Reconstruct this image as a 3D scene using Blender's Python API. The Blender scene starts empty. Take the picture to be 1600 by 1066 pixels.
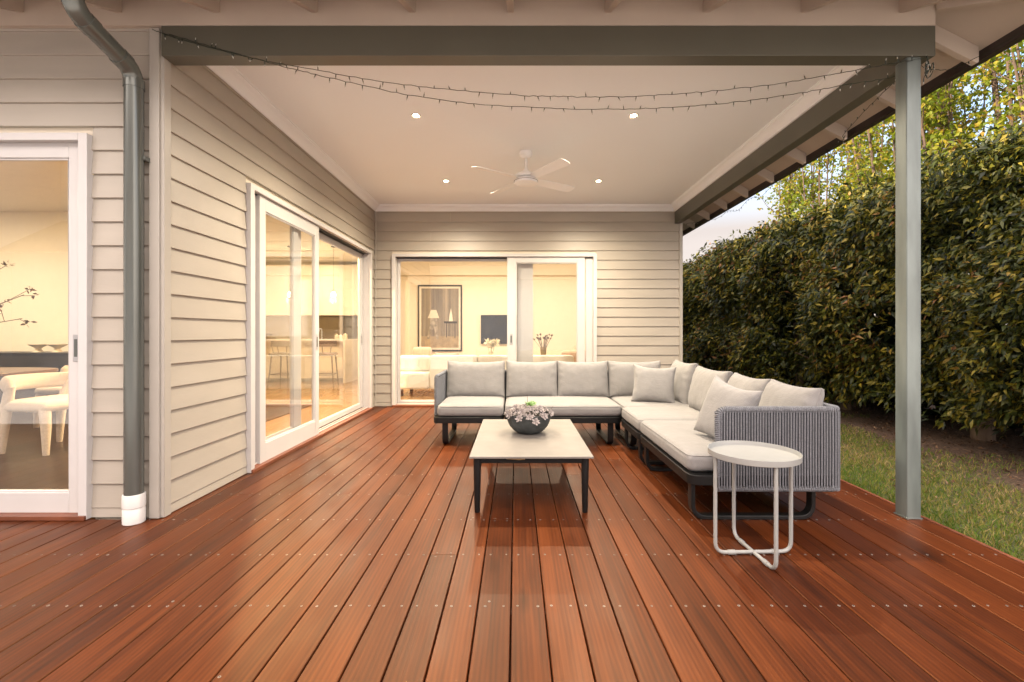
import bpy, bmesh, math, random
import numpy as np
from mathutils import Vector, Matrix, noise as mnoise
R = math.radians
random.seed(7); rng = np.random.default_rng(11)
scene = bpy.context.scene
COL = scene.collection

# ------------------------------------------------------------------ camera, sky, sun, exposure
F_PX = 728.0; VX, VY = 806.0, 520.0; CAMH = 1.15
cam_d = bpy.data.cameras.new("camera"); cam = bpy.data.objects.new("camera", cam_d); COL.objects.link(cam)
cam_d.sensor_width = 36; cam_d.lens = F_PX/1600*36
cam_d.shift_x = -(VX-800)/1600; cam_d.shift_y = -(533-VY)/1600
cam_d.clip_end = 600; cam_d.clip_start = .05
cam.location = (0, 0, CAMH); cam.rotation_euler = (R(90), 0, 0)
scene.camera = cam

SUN_EL, SUN_AZ = 20, -98.5
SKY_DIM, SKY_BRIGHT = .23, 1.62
world = bpy.data.worlds.new("World"); scene.world = world; world.use_nodes = True
nt = world.node_tree; nt.nodes.clear()
def wn(t, **k):
    n = nt.nodes.new(t)
    for a, b in k.items(): setattr(n, a, b)
    return n
sky = wn('ShaderNodeTexSky', sky_type='NISHITA', sun_disc=False, sun_elevation=R(SUN_EL), sun_rotation=R(SUN_AZ))
tc = wn('ShaderNodeTexCoord'); sep = wn('ShaderNodeSeparateXYZ'); nt.links.new(tc.outputs['Generated'], sep.inputs[0])
mp = wn('ShaderNodeMapping'); mp.inputs['Scale'].default_value = (1.6, 1.6, 6.0); nt.links.new(tc.outputs['Generated'], mp.inputs[0])
cn = wn('ShaderNodeTexNoise'); cn.inputs['Scale'].default_value = 2.2; cn.inputs['Detail'].default_value = 6; nt.links.new(mp.outputs[0], cn.inputs[0])
el = wn('ShaderNodeMapRange'); el.inputs['From Min'].default_value = .36; el.inputs['From Max'].default_value = .20
el.inputs['To Min'].default_value = 0; el.inputs['To Max'].default_value = .95; nt.links.new(sep.outputs[2], el.inputs[0])
cr = wn('ShaderNodeMapRange'); cr.inputs['From Min'].default_value = .52; cr.inputs['From Max'].default_value = .7
cr.inputs['To Max'].default_value = .7; nt.links.new(cn.outputs[0], cr.inputs[0])
mxm = wn('ShaderNodeMath', operation='MAXIMUM'); nt.links.new(el.outputs[0], mxm.inputs[0]); nt.links.new(cr.outputs[0], mxm.inputs[1])
cv = wn('ShaderNodeMapRange'); cv.inputs['To Min'].default_value = .82; cv.inputs['To Max'].default_value = 1.12; nt.links.new(cn.outputs[0], cv.inputs[0])
ccol = wn('ShaderNodeVectorMath', operation='SCALE'); ccol.inputs[0].default_value = (7.6, 6.48, 5.82); 
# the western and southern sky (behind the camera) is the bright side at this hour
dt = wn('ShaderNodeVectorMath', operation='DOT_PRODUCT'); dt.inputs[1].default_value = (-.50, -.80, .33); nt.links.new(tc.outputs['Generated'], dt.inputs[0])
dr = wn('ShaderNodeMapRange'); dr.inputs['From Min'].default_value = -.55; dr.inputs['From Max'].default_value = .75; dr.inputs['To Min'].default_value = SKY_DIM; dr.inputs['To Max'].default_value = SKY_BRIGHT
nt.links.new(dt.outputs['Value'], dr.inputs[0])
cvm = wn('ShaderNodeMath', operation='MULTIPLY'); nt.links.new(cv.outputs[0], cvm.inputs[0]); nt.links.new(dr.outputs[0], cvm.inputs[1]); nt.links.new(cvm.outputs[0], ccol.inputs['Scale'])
# high thin cloud fills the bright side
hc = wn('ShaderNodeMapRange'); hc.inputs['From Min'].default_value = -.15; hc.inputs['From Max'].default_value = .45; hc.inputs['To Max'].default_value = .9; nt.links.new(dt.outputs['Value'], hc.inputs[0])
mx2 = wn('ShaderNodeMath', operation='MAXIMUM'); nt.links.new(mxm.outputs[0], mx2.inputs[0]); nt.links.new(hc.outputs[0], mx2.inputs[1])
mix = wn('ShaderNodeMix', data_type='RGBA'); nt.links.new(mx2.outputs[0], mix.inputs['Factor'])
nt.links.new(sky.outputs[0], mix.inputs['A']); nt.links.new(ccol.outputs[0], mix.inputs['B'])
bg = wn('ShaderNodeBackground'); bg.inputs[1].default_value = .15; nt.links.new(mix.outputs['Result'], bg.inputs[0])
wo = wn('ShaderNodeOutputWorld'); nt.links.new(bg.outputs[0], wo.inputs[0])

sun_d = bpy.data.lights.new("sun", 'SUN'); sun = bpy.data.objects.new("sun", sun_d); COL.objects.link(sun)
sun_d.energy = 4.0; sun_d.angle = R(.5); sun_d.color = (1, .80, .55)
ux = math.sin(R(SUN_AZ))*math.cos(R(SUN_EL)); uy = math.cos(R(SUN_AZ))*math.cos(R(SUN_EL)); uz = math.sin(R(SUN_EL))
sun.rotation_euler = Vector((ux, uy, uz)).to_track_quat('Z', 'Y').to_euler()
scene.view_settings.view_transform = 'Standard'; scene.view_settings.look = 'None'
scene.view_settings.exposure = 1.80; scene.view_settings.gamma = 1
PATIO_W = 112; ROOM_W = .66

# ------------------------------------------------------------------ materials
MATS = {}
def mat(name, col, rough=.6, metal=0., spec=.5, var=.06, vscale=6., bump=0., bscale=60., coat=0., stretch=(1,1,1), emit=None, estr=0, island=0., sheen=0, trans=None):
    m = bpy.data.materials.new(name); m.use_nodes = True; t = m.node_tree; N = t.nodes; Lk = t.links
    b = N['Principled BSDF']
    b.inputs['Roughness'].default_value = rough; b.inputs['Metallic'].default_value = metal
    b.inputs['Specular IOR Level'].default_value = spec; b.inputs['Coat Weight'].default_value = coat
    if coat: b.inputs['Coat Roughness'].default_value = .25
    if sheen: b.inputs['Sheen Weight'].default_value = sheen
    c = N.new('ShaderNodeTexCoord'); mp = N.new('ShaderNodeMapping'); mp.inputs['Scale'].default_value = stretch
    Lk.new(c.outputs['Object'], mp.inputs[0])
    n = N.new('ShaderNodeTexNoise'); n.inputs['Scale'].default_value = vscale; n.inputs['Detail'].default_value = 5; Lk.new(mp.outputs[0], n.inputs[0])
    mr = N.new('ShaderNodeMapRange'); mr.inputs['From Min'].default_value = .3; mr.inputs['From Max'].default_value = .7
    mr.inputs['To Min'].default_value = 1-var; mr.inputs['To Max'].default_value = 1+var; Lk.new(n.outputs[0], mr.inputs[0])
    sc = N.new('ShaderNodeVectorMath'); sc.operation = 'SCALE'; sc.inputs[0].default_value = col[:3]; Lk.new(mr.outputs[0], sc.inputs['Scale'])
    out = sc.outputs[0]
    if island:
        g = N.new('ShaderNodeNewGeometry'); m2 = N.new('ShaderNodeMapRange'); m2.inputs['To Min'].default_value = 1-island; m2.inputs['To Max'].default_value = 1+island
        Lk.new(g.outputs['Random Per Island'], m2.inputs[0])
        s2 = N.new('ShaderNodeVectorMath'); s2.operation = 'SCALE'; Lk.new(out, s2.inputs[0]); Lk.new(m2.outputs[0], s2.inputs['Scale']); out = s2.outputs[0]
    Lk.new(out, b.inputs['Base Color'])
    if bump:
        n2 = N.new('ShaderNodeTexNoise'); n2.inputs['Scale'].default_value = bscale; n2.inputs['Detail'].default_value = 4; Lk.new(mp.outputs[0], n2.inputs[0])
        bp = N.new('ShaderNodeBump'); bp.inputs['Strength'].default_value = bump; bp.inputs['Distance'].default_value = .004
        Lk.new(n2.outputs[0], bp.inputs['Height']); Lk.new(bp.outputs[0], b.inputs['Normal'])
    if emit:
        b.inputs['Emission Color'].default_value = (*emit, 1); b.inputs['Emission Strength'].default_value = estr
    MATS[name] = m; return m

M_SIDE = mat('weatherboard paint', (.425, .385, .325), .45, var=.06, vscale=1.6, bump=.12, bscale=25, stretch=(1,1,4))
M_CORNER = mat('corner board paint', (.44, .41, .36), .4, var=.03, vscale=4)
M_FASC = mat('eave paint', (.52, .44, .36), .5, var=.05, vscale=2.5, bump=.1, bscale=30)
M_BEAM = mat('olive beam paint', (.105, .100, .075), .38, var=.05, vscale=3)
M_CEIL = mat('ceiling paint', (.90, .925, .94), .7, var=.01, vscale=1)
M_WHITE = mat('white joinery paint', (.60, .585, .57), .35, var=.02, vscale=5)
M_FAN = mat('white fan enamel', (.93, .93, .92), .3, var=.01)
M_DARKTRIM = mat('dark brown fascia', (.035, .025, .022), .4)
M_TRACK = mat('black track', (.02, .018, .016), .4)
M_GUTTER = mat('grey green downpipe paint', (.13, .14, .125), .22, metal=.35, var=.06, vscale=3, coat=.4)
M_PVC = mat('white pvc', (.75, .73, .70), .35)
M_PLAST = mat('warm plaster', (.74, .66, .53), .7, var=.02, vscale=1.5)
M_CREAM = mat('cream wall', (.80, .72, .58), .7, var=.02)
M_STEEL = mat('satin steel', (.50, .50, .50), .35, metal=.6)
M_BLACK = mat('black powder coat', (.011, .011, .011), .4, var=.1, vscale=30, spec=.3)
M_TABLE = mat('stone table top', (.20, .182, .162), .5, var=.09, vscale=7, bump=.1, bscale=90)
M_BOWL = mat('charcoal concrete bowl', (.045, .050, .050), .75, var=.35, vscale=18, bump=.5, bscale=70)
M_ROPE = mat('grey outdoor rope', (.20, .207, .225), .9, var=.2, vscale=150, bump=.8, bscale=500, island=.10, spec=.2)
M_ROPED = mat('dark bar and cord gap shade', (.065, .07, .078), .95, var=.2, vscale=60, spec=.1)
M_SIDET = mat('off white powder coat', (.32, .325, .312), .4, var=.03, vscale=20)
M_LENS = mat('lit lamp lens', (1, .9, .7), .4, emit=(1, .78, .48), estr=60)
M_BULB = mat('lit pendant bulb', (1, .9, .7), .4, emit=(1, .80, .50), estr=22)
M_WIRE = mat('string light wire', (.02, .03, .02), .5)
M_FBULB = mat('string light bulb', (.55, .55, .5), .25)
M_MARBLE = mat('white marble', (.78, .73, .66), .2, var=.12, vscale=4)
M_CAB = mat('cream cabinet', (.80, .70, .54), .4, var=.01)
M_SPLASH = mat('bronze splashback', (.23, .17, .09), .15, var=.1)
M_SPLASH2 = mat('grey splashback', (.13, .12, .10), .2, var=.1)
M_STOOL = mat('brown leather and timber', (.12, .075, .045), .45, var=.1)
M_DARKWOOD = mat('dark stained timber', (.030, .024, .020), .4, var=.3, vscale=5, stretch=(1,1,.2))
M_TABWOOD = mat('walnut table top', (.13, .075, .04), .3, var=.2, vscale=5, stretch=(.3,3,1))
M_BOUCLE = mat('cream boucle', (.66, .58, .48), .95, var=.1, vscale=90, bump=1., bscale=160, sheen=.3)
M_LINEN = mat('ivory linen', (.78, .75, .68), .9, var=.04, vscale=40, bump=.4, bscale=300)
M_PINK = mat('blush fabric', (.60, .43, .33), .9, var=.05, bump=.3, bscale=200)
M_TV = mat('black television screen', (.02, .02, .022), .12)
M_ARTW = mat('picture mount', (.72, .66, .55), .6)
M_CERAM = mat('cream ceramic', (.70, .62, .48), .3)
M_PETAL = mat('white petals', (.85, .78, .60), .6, island=.1)
M_STEM = mat('olive stems', (.10, .12, .03), .6)
M_TWIG = mat('dry brown twigs', (.10, .055, .03), .8, island=.3)
M_TILE = mat('terracotta roof tiles', (.42, .25, .16), .7, var=.25, vscale=14, bump=.6, bscale=10)
M_ROOF = mat('slate coloured roof', (.10, .09, .09), .6, var=.2)
M_NWALL = mat('pale neighbour boards', (.86, .80, .72), .6)
M_BARK = mat('grey brown bark', (.15, .105, .075), .9, var=.35, vscale=18, bump=1, bscale=50, stretch=(1,1,.25))
M_BARKT = mat('pinkish grey bark', (.085, .058, .044), .9, var=.3, vscale=10, bump=1, bscale=40, stretch=(1,1,.3))
M_SUCC = mat('powdery pink succulent', (.37, .325, .31), .6, island=.42, sheen=.1)
M_SUCCG = mat('green succulent', (.20, .34, .11), .5, island=.15)
M_SOIL = mat('dark soil', (.03, .022, .016), .95, bump=1, bscale=80)
M_TAG = mat('cream paper tag', (.42, .27, .12), .8)
M_RUST = mat('red brown sill timber', (.20, .065, .032), .4, var=.2, vscale=8)

def fabric(name, col):
    m = mat(name, col, .92, var=.05, vscale=9, sheen=.15, spec=.2)
    t = m.node_tree; N = t.nodes; L = t.links; b = N['Principled BSDF']
    c = N.new('ShaderNodeTexCoord')
    w1 = N.new('ShaderNodeTexNoise'); w1.inputs['Scale'].default_value = 120
    mp = N.new('ShaderNodeMapping'); mp.inputs['Scale'].default_value = (.12, 1, 3); L.new(c.outputs['Object'], mp.inputs[0]); L.new(mp.outputs[0], w1.inputs[0])
    w2 = N.new('ShaderNodeTexNoise'); w2.inputs['Scale'].default_value = 14; w2.inputs['Detail'].default_value = 3; L.new(c.outputs['Object'], w2.inputs[0])
    a = N.new('ShaderNodeMath'); a.operation = 'MULTIPLY_ADD'; a.inputs[1].default_value = 3.0; L.new(w2.outputs[0], a.inputs[0]); L.new(w1.outputs[0], a.inputs[2])
    bp = N.new('ShaderNodeBump'); bp.inputs['Strength'].default_value = .35; bp.inputs['Distance'].default_value = .006
    L.new(a.outputs[0], bp.inputs['Height']); L.new(bp.outputs[0], b.inputs['Normal'])
    return m
M_CUSH = fabric('oatmeal outdoor fabric', (.255, .247, .241))
M_PILL = fabric('light grey linen weave', (.275, .268, .262))

def deck_material():
    m = bpy.data.materials.new('oiled hardwood decking'); m.use_nodes = True; t = m.node_tree; N = t.nodes; L = t.links; b = N['Principled BSDF']
    g = N.new('ShaderNodeNewGeometry'); c = N.new('ShaderNodeTexCoord')
    off = N.new('ShaderNodeVectorMath'); off.operation = 'SCALE'; off.inputs[0].default_value = (37, 91, 13); L.new(g.outputs['Random Per Island'], off.inputs['Scale'])
    ad = N.new('ShaderNodeVectorMath'); ad.operation = 'ADD'; L.new(c.outputs['Object'], ad.inputs[0]); L.new(off.outputs[0], ad.inputs[1])
    mp = N.new('ShaderNodeMapping'); mp.inputs['Scale'].default_value = (14, .55, 14); L.new(ad.outputs[0], mp.inputs[0])
    n1 = N.new('ShaderNodeTexNoise'); n1.inputs['Scale'].default_value = 1.6; n1.inputs['Detail'].default_value = 6; n1.inputs['Distortion'].default_value = 1.2; L.new(mp.outputs[0], n1.inputs[0])
    mp2 = N.new('ShaderNodeMapping'); mp2.inputs['Scale'].default_value = (48, 1.6, 48); L.new(ad.outputs[0], mp2.inputs[0])
    n2 = N.new('ShaderNodeTexNoise'); n2.inputs['Scale'].default_value = 3; n2.inputs['Detail'].default_value = 4; L.new(mp2.outputs[0], n2.inputs[0])
    mp3 = N.new('ShaderNodeMapping'); mp3.inputs['Scale'].default_value = (3, 1, 3); L.new(ad.outputs[0], mp3.inputs[0])
    n3 = N.new('ShaderNodeTexNoise'); n3.inputs['Scale'].default_value = 2.1; n3.inputs['Detail'].default_value = 3; L.new(mp3.outputs[0], n3.inputs[0])
    # cathedral grain
    mpw = N.new('ShaderNodeMapping'); mpw.inputs['Scale'].default_value = (5.5, .5, 5.5); L.new(ad.outputs[0], mpw.inputs[0])
    wv = N.new('ShaderNodeTexWave'); wv.wave_type = 'RINGS'; wv.rings_direction = 'Y'; wv.inputs['Scale'].default_value = 3.2; wv.inputs['Distortion'].default_value = 3.5; wv.inputs['Detail'].default_value = 3
    wv.inputs['Detail Scale'].default_value = .8; L.new(mpw.outputs[0], wv.inputs[0])
    ramp = N.new('ShaderNodeValToRGB'); e = ramp.color_ramp.elements
    e[0].position = .25; e[0].color = (.030, .0085, .0042, 1); e[1].position = .78; e[1].color = (.122, .031, .0082, 1)
    k = ramp.color_ramp.elements.new(.5); k.color = (.067, .0160, .0050, 1)
    s = N.new('ShaderNodeMath'); s.operation = 'MULTIPLY_ADD'; s.inputs[1].default_value = .30
    L.new(g.outputs['Random Per Island'], s.inputs[0])
    s0 = N.new('ShaderNodeMath'); s0.operation = 'MULTIPLY_ADD'; s0.inputs[1].default_value = .74; L.new(n1.outputs[0], s0.inputs[0]); s0.inputs[2].default_value = -.12
    s1 = N.new('ShaderNodeMath'); s1.operation = 'MULTIPLY_ADD'; s1.inputs[1].default_value = .15; L.new(n2.outputs[0], s1.inputs[0]); L.new(s0.outputs[0], s1.inputs[2])
    sw = N.new('ShaderNodeMath'); sw.operation = 'MULTIPLY_ADD'; sw.inputs[1].default_value = .13; L.new(wv.outputs[1], sw.inputs[0]); L.new(s1.outputs[0], sw.inputs[2])
    L.new(sw.outputs[0], s.inputs[2]); L.new(s.outputs[0], ramp.inputs[0])
    hs = N.new('ShaderNodeHueSaturation'); L.new(ramp.outputs[0], hs.inputs['Color'])
    hm = N.new('ShaderNodeMapRange'); hm.inputs['To Min'].default_value = .75; hm.inputs['To Max'].default_value = 1.3; L.new(n3.outputs[0], hm.inputs[0]); L.new(hm.outputs[0], hs.inputs['Value'])
    mk = N.new('ShaderNodeMapping'); mk.inputs['Scale'].default_value = (5.5, 1.5, 5.5); L.new(ad.outputs[0], mk.inputs[0])
    vo = N.new('ShaderNodeTexVoronoi'); vo.inputs['Scale'].default_value = .75; L.new(mk.outputs[0], vo.inputs[0])
    kr = N.new('ShaderNodeMapRange'); kr.inputs['From Min'].default_value = .02; kr.inputs['From Max'].default_value = .13; kr.inputs['To Min'].default_value = .45; L.new(vo.outputs['Distance'], kr.inputs[0])
    km = N.new('ShaderNodeMath'); km.operation = 'MULTIPLY'; L.new(hm.outputs[0], km.inputs[0]); L.new(kr.outputs[0], km.inputs[1]); L.new(km.outputs[0], hs.inputs['Value'])
    L.new(hs.outputs[0], b.inputs['Base Color'])
    rr = N.new('ShaderNodeMapRange'); rr.inputs['To Min'].default_value = .28; rr.inputs['To Max'].default_value = .58; L.new(n3.outputs[0], rr.inputs[0]); L.new(rr.outputs[0], b.inputs['Roughness'])
    b.inputs['Specular IOR Level'].default_value = .36
    bp = N.new('ShaderNodeBump'); bp.inputs['Strength'].default_value = .16; bp.inputs['Distance'].default_value = .003
    L.new(n2.outputs[0], bp.inputs['Height']); L.new(bp.outputs[0], b.inputs['Normal'])
    b.inputs['Specular Tint'].default_value = (1, .50, .20, 1)
    return m
M_DECK = deck_material()
def floor_material():
    m = mat('oak floorboards', (.36, .22, .11), .22, var=.18, vscale=5, stretch=(6, .6, 1))
    return m
M_OAK = floor_material()

def glass_material():
    m = bpy.data.materials.new('window glass'); m.use_nodes = True; t = m.node_tree; N = t.nodes; L = t.links; N.clear()
    o = N.new('ShaderNodeOutputMaterial'); tr = N.new('ShaderNodeBsdfTransparent'); tr.inputs[0].default_value = (.985, .99, .985, 1)
    gl = N.new('ShaderNodeBsdfGlossy'); gl.inputs['Roughness'].default_value = .012
    fr = N.new('ShaderNodeFresnel'); ge = N.new('ShaderNodeNewGeometry'); io = N.new('ShaderNodeMapRange')   # same reflectance on both faces of the thin pane
    io.inputs['To Min'].default_value = 1.95; io.inputs['To Max'].default_value = 1/1.95; L.new(ge.outputs['Backfacing'], io.inputs[0]); L.new(io.outputs[0], fr.inputs[0])
    mx = N.new('ShaderNodeMixShader'); L.new(fr.outputs[0], mx.inputs[0]); L.new(tr.outputs[0], mx.inputs[1]); L.new(gl.outputs[0], mx.inputs[2]); L.new(mx.outputs[0], o.inputs[0])
    return m
M_GLASS = glass_material()

def leaf_material(name, stops, trans=.25, rough=.4, spec=.5):
    m = bpy.data.materials.new(name); m.use_nodes = True; t = m.node_tree; N = t.nodes; L = t.links; b = N['Principled BSDF']; o = N['Material Output']
    g = N.new('ShaderNodeNewGeometry'); r = N.new('ShaderNodeValToRGB'); els = r.color_ramp.elements
    els[0].position = stops[0][0]; els[0].color = (*stops[0][1], 1); els[1].position = stops[-1][0]; els[1].color = (*stops[-1][1], 1)
    for p, c in stops[1:-1]: els.new(p).color = (*c, 1)
    c = N.new('ShaderNodeTexCoord'); n = N.new('ShaderNodeTexNoise'); n.inputs['Scale'].default_value = .9; n.inputs['Detail'].default_value = 3; L.new(c.outputs['Object'], n.inputs[0])
    a = N.new('ShaderNodeMath'); a.operation = 'MULTIPLY_ADD'; a.inputs[1].default_value = .9; a.inputs[2].default_value = -.45; L.new(n.outputs[0], a.inputs[0])
    a2 = N.new('ShaderNodeMath'); a2.operation = 'ADD'; L.new(a.outputs[0], a2.inputs[0]); L.new(g.outputs['Random Per Island'], a2.inputs[1])
    L.new(a2.outputs[0], r.inputs[0]); L.new(r.outputs[0], b.inputs['Base Color'])
    b.inputs['Roughness'].default_value = rough; b.inputs['Specular IOR Level'].default_value = spec
    tl = N.new('ShaderNodeBsdfTranslucent'); L.new(r.outputs[0], tl.inputs[0])
    mx = N.new('ShaderNodeMixShader'); mx.inputs[0].default_value = trans; L.new(b.outputs[0], mx.inputs[1]); L.new(tl.outputs[0], mx.inputs[2]); L.new(mx.outputs[0], o.inputs[0])
    return m
M_HEDGE = leaf_material('glossy hedge leaves', [(.0, (.012, .019, .005)), (.38, (.042, .056, .009)), (.70, (.115, .115, .013)), (.92, (.27, .21, .022)), (1., (.22, .10, .03))], .25, .46, .35)
M_TLEAF = leaf_material('fresh spring leaves', [(.0, (.10, .155, .014)), (.5, (.19, .235, .018)), (.85, (.32, .29, .026)), (1., (.36, .22, .04))], .5, .5, .3)
M_GRASS = leaf_material('lawn grass blades', [(.0, (.06, .13, .012)), (.5, (.13, .175, .022)), (.8, (.24, .20, .05)), (1., (.34, .25, .12))], .2, .6, .2)
M_LITTER = leaf_material('fallen brown leaves', [(.0, (.05, .025, .015)), (.6, (.13, .07, .04)), (1., (.26, .17, .11))], .05, .8, .2)
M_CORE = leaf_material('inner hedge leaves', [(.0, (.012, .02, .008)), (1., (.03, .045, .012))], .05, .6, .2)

def ground_material():
    m = bpy.data.materials.new('lawn and leaf litter soil'); m.use_nodes = True; t = m.node_tree; N = t.nodes; L = t.links; b = N['Principled BSDF']
    c = N.new('ShaderNodeTexCoord'); s = N.new('ShaderNodeSeparateXYZ'); L.new(c.outputs['Object'], s.inputs[0])
    n = N.new('ShaderNodeTexNoise'); n.inputs['Scale'].default_value = 1.1; n.inputs['Detail'].default_value = 6; L.new(c.outputs['Object'], n.inputs[0])
    a = N.new('ShaderNodeMath'); a.operation = 'MULTIPLY_ADD'; a.inputs[1].default_value = 1.6; L.new(n.outputs[0], a.inputs[0]); L.new(s.outputs[0], a.inputs[2])
    mr = N.new('ShaderNodeMapRange'); mr.inputs['From Min'].default_value = 4.2; mr.inputs['From Max'].default_value = 5.3; L.new(a.outputs[0], mr.inputs[0])
    n2 = N.new('ShaderNodeTexNoise'); n2.inputs['Scale'].default_value = 45; n2.inputs['Detail'].default_value = 5; L.new(c.outputs['Object'], n2.inputs[0])
    r1 = N.new('ShaderNodeValToRGB'); e = r1.color_ramp.elements; e[0].position = .3; e[0].color = (.04, .055, .016, 1); e[1].position = .7; e[1].color = (.13, .13, .05, 1); L.new(n2.outputs[0], r1.inputs[0])
    r2 = N.new('ShaderNodeValToRGB'); e = r2.color_ramp.elements; e[0].position = .3; e[0].color = (.035, .022, .014, 1); e[1].position = .7; e[1].color = (.17, .10, .065, 1); L.new(n2.outputs[0], r2.inputs[0])
    mx = N.new('ShaderNodeMix'); mx.data_type = 'RGBA'; L.new(mr.outputs[0], mx.inputs['Factor']); L.new(r1.outputs[0], mx.inputs['A']); L.new(r2.outputs[0], mx.inputs['B'])
    L.new(mx.outputs['Result'], b.inputs['Base Color']); b.inputs['Roughness'].default_value = .95
    bp = N.new('ShaderNodeBump'); bp.inputs['Distance'].default_value = .03; L.new(n2.outputs[0], bp.inputs['Height']); L.new(bp.outputs[0], b.inputs['Normal'])
    return m
M_GROUND = ground_material()

# ------------------------------------------------------------------ mesh helpers
class MB:
    def __init__(s): s.v = []; s.f = []; s.m = []
    def add(s, vs, fs, mi=0):
        o = len(s.v); s.v += [tuple(p) for p in vs]; s.f += [tuple(i+o for i in f) for f in fs]; s.m += [mi]*len(fs); return s
    def box(s, x0, y0, z0, x1, y1, z1, mi=0):
        x0, x1 = sorted((x0, x1)); y0, y1 = sorted((y0, y1)); z0, z1 = sorted((z0, z1))
        return s.add([(x0,y0,z0),(x1,y0,z0),(x1,y1,z0),(x0,y1,z0),(x0,y0,z1),(x1,y0,z1),(x1,y1,z1),(x0,y1,z1)],
                     [(0,3,2,1),(4,5,6,7),(0,1,5,4),(1,2,6,5),(2,3,7,6),(3,0,4,7)], mi)
    def prism(s, poly, axis, a, b, mi=0):
        """poly: 2D points; axis 'x','y','z' extrusion from a to b"""
        n = len(poly); P = []
        for t in (a, b):
            for (p, q) in poly:
                P.append({'x': (t, p, q), 'y': (p, t, q), 'z': (p, q, t)}[axis])
        return s.add(P, [tuple(range(n)), tuple(range(2*n-1, n-1, -1))] + [(i, i+n, (i+1) % n+n, (i+1) % n) for i in range(n)], mi)
    def sweep(s, pts, prof, closed=False, up=(0, 0, 1), mi=0, scale=None, caps=True):
        pts = [Vector(p) for p in pts]; n = len(pts); k = len(prof); V = []
        T = []
        for i in range(n):
            a = pts[i-1] if (i > 0 or closed) else pts[i]; b = pts[(i+1) % n] if (i < n-1 or closed) else pts[i]
            T.append((b-a).normalized())
        u = Vector(up); nrm = (u - T[0]*u.dot(T[0]))
        if nrm.length < 1e-3: u = Vector((1, .01, 0)); nrm = (u - T[0]*u.dot(T[0]))
        nrm.normalize()
        for i in range(n):
            nrm = (nrm - T[i]*nrm.dot(T[i])).normalized(); bn = T[i].cross(nrm)
            sc = scale[i] if scale is not None else 1
            for (p, q) in prof: V.append(pts[i] + nrm*q*sc + bn*p*sc)
        Fs = []
        for i in range(n if closed else n-1):
            j = (i+1) % n
            for c in range(k): Fs.append((i*k+c, i*k+(c+1) % k, j*k+(c+1) % k, j*k+c))
        if not closed and caps: Fs += [tuple(range(k-1, -1, -1)), tuple((n-1)*k+c for c in range(k))]
        return s.add(V, Fs, mi)
    def tube(s, pts, r, n=10, closed=False, mi=0, radii=None):
        prof = [(math.cos(2*math.pi*i/n)*r, math.sin(2*math.pi*i/n)*r) for i in range(n)]
        return s.sweep(pts, prof, closed, mi=mi, scale=[q/r for q in radii] if radii is not None else None)
    def lathe(s, prof, c=(0, 0, 0), n=32, mi=0):
        V = []; Fs = []; k = len(prof)
        for i in range(n):
            a = 2*math.pi*i/n
            for (r, z) in prof: V.append((c[0]+r*math.cos(a), c[1]+r*math.sin(a), c[2]+z))
        for i in range(n):
            j = (i+1) % n
            for q in range(k-1): Fs.append((i*k+q, j*k+q, j*k+q+1, i*k+q+1))
        return s.add(V, Fs, mi)
    def build(s, name, mats, parent=None, smooth=False, bevel=0, seg=2, angle=40):
        me = bpy.data.meshes.new(name); me.from_pydata(s.v, [], s.f)
        for m in (mats if isinstance(mats, (list, tuple)) else [mats]): me.materials.append(m)
        if any(s.m): me.polygons.foreach_set('material_index', s.m)
        bm = bmesh.new(); bm.from_mesh(me); bmesh.ops.remove_doubles(bm, verts=bm.verts, dist=1e-6); bmesh.ops.recalc_face_normals(bm, faces=bm.faces); bm.to_mesh(me); bm.free()
        if smooth:
            me.polygons.foreach_set('use_smooth', [True]*len(me.polygons)); me.set_sharp_from_angle(angle=R(angle))
        o = bpy.data.objects.new(name, me); COL.objects.link(o); o.parent = parent
        if bevel:
            b = o.modifiers.new('bevel', 'BEVEL'); b.width = bevel; b.segments = seg; b.limit_method = 'ANGLE'; b.angle_limit = R(35)
            if not smooth:
                me.polygons.foreach_set('use_smooth', [True]*len(me.polygons)); me.set_sharp_from_angle(angle=R(30))
        return o
def npmesh(name, V, Fc, m, parent=None):
    me = bpy.data.meshes.new(name); V = np.asarray(V, dtype=np.float32); Fc = np.asarray(Fc, dtype=np.int32); k = Fc.shape[1]
    me.vertices.add(len(V)); me.vertices.foreach_set('co', V.ravel()); me.loops.add(Fc.size); me.loops.foreach_set('vertex_index', Fc.ravel())
    me.polygons.add(len(Fc)); me.polygons.foreach_set('loop_start', np.arange(0, Fc.size, k, dtype=np.int32)); me.polygons.foreach_set('loop_total', np.full(len(Fc), k, dtype=np.int32))
    me.materials.append(m); me.update(calc_edges=True); me.validate()
    o = bpy.data.objects.new(name, me); COL.objects.link(o); o.parent = parent; return o
def tag(o, label=None, cat=None, group=None, kind=None):
    if label: o['label'] = label
    if cat: o['category'] = cat
    if group: o['group'] = group
    if kind: o['kind'] = kind
    return o
def thing(name, label, cat, loc=(0, 0, 0), rz=0, group=None):
    o = bpy.data.objects.new(name, None); COL.objects.link(o); o.location = loc; o.rotation_euler = (0, 0, rz); o.empty_display_size = .1
    return tag(o, label, cat, group)
def struct(o): o['kind'] = 'structure'; return o
def kids(o): return [c for c in bpy.data.objects if c.parent == o]
def copy_tree(o, parent=None, loc=None, rz=None, label=None):
    c = o.copy(); COL.objects.link(c); c.parent = parent
    if loc is not None: c.location = loc
    if rz is not None: c.rotation_euler = (0, 0, rz)
    if label: c['label'] = label
    for ch in kids(o): copy_tree(ch, c)
    return c
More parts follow.
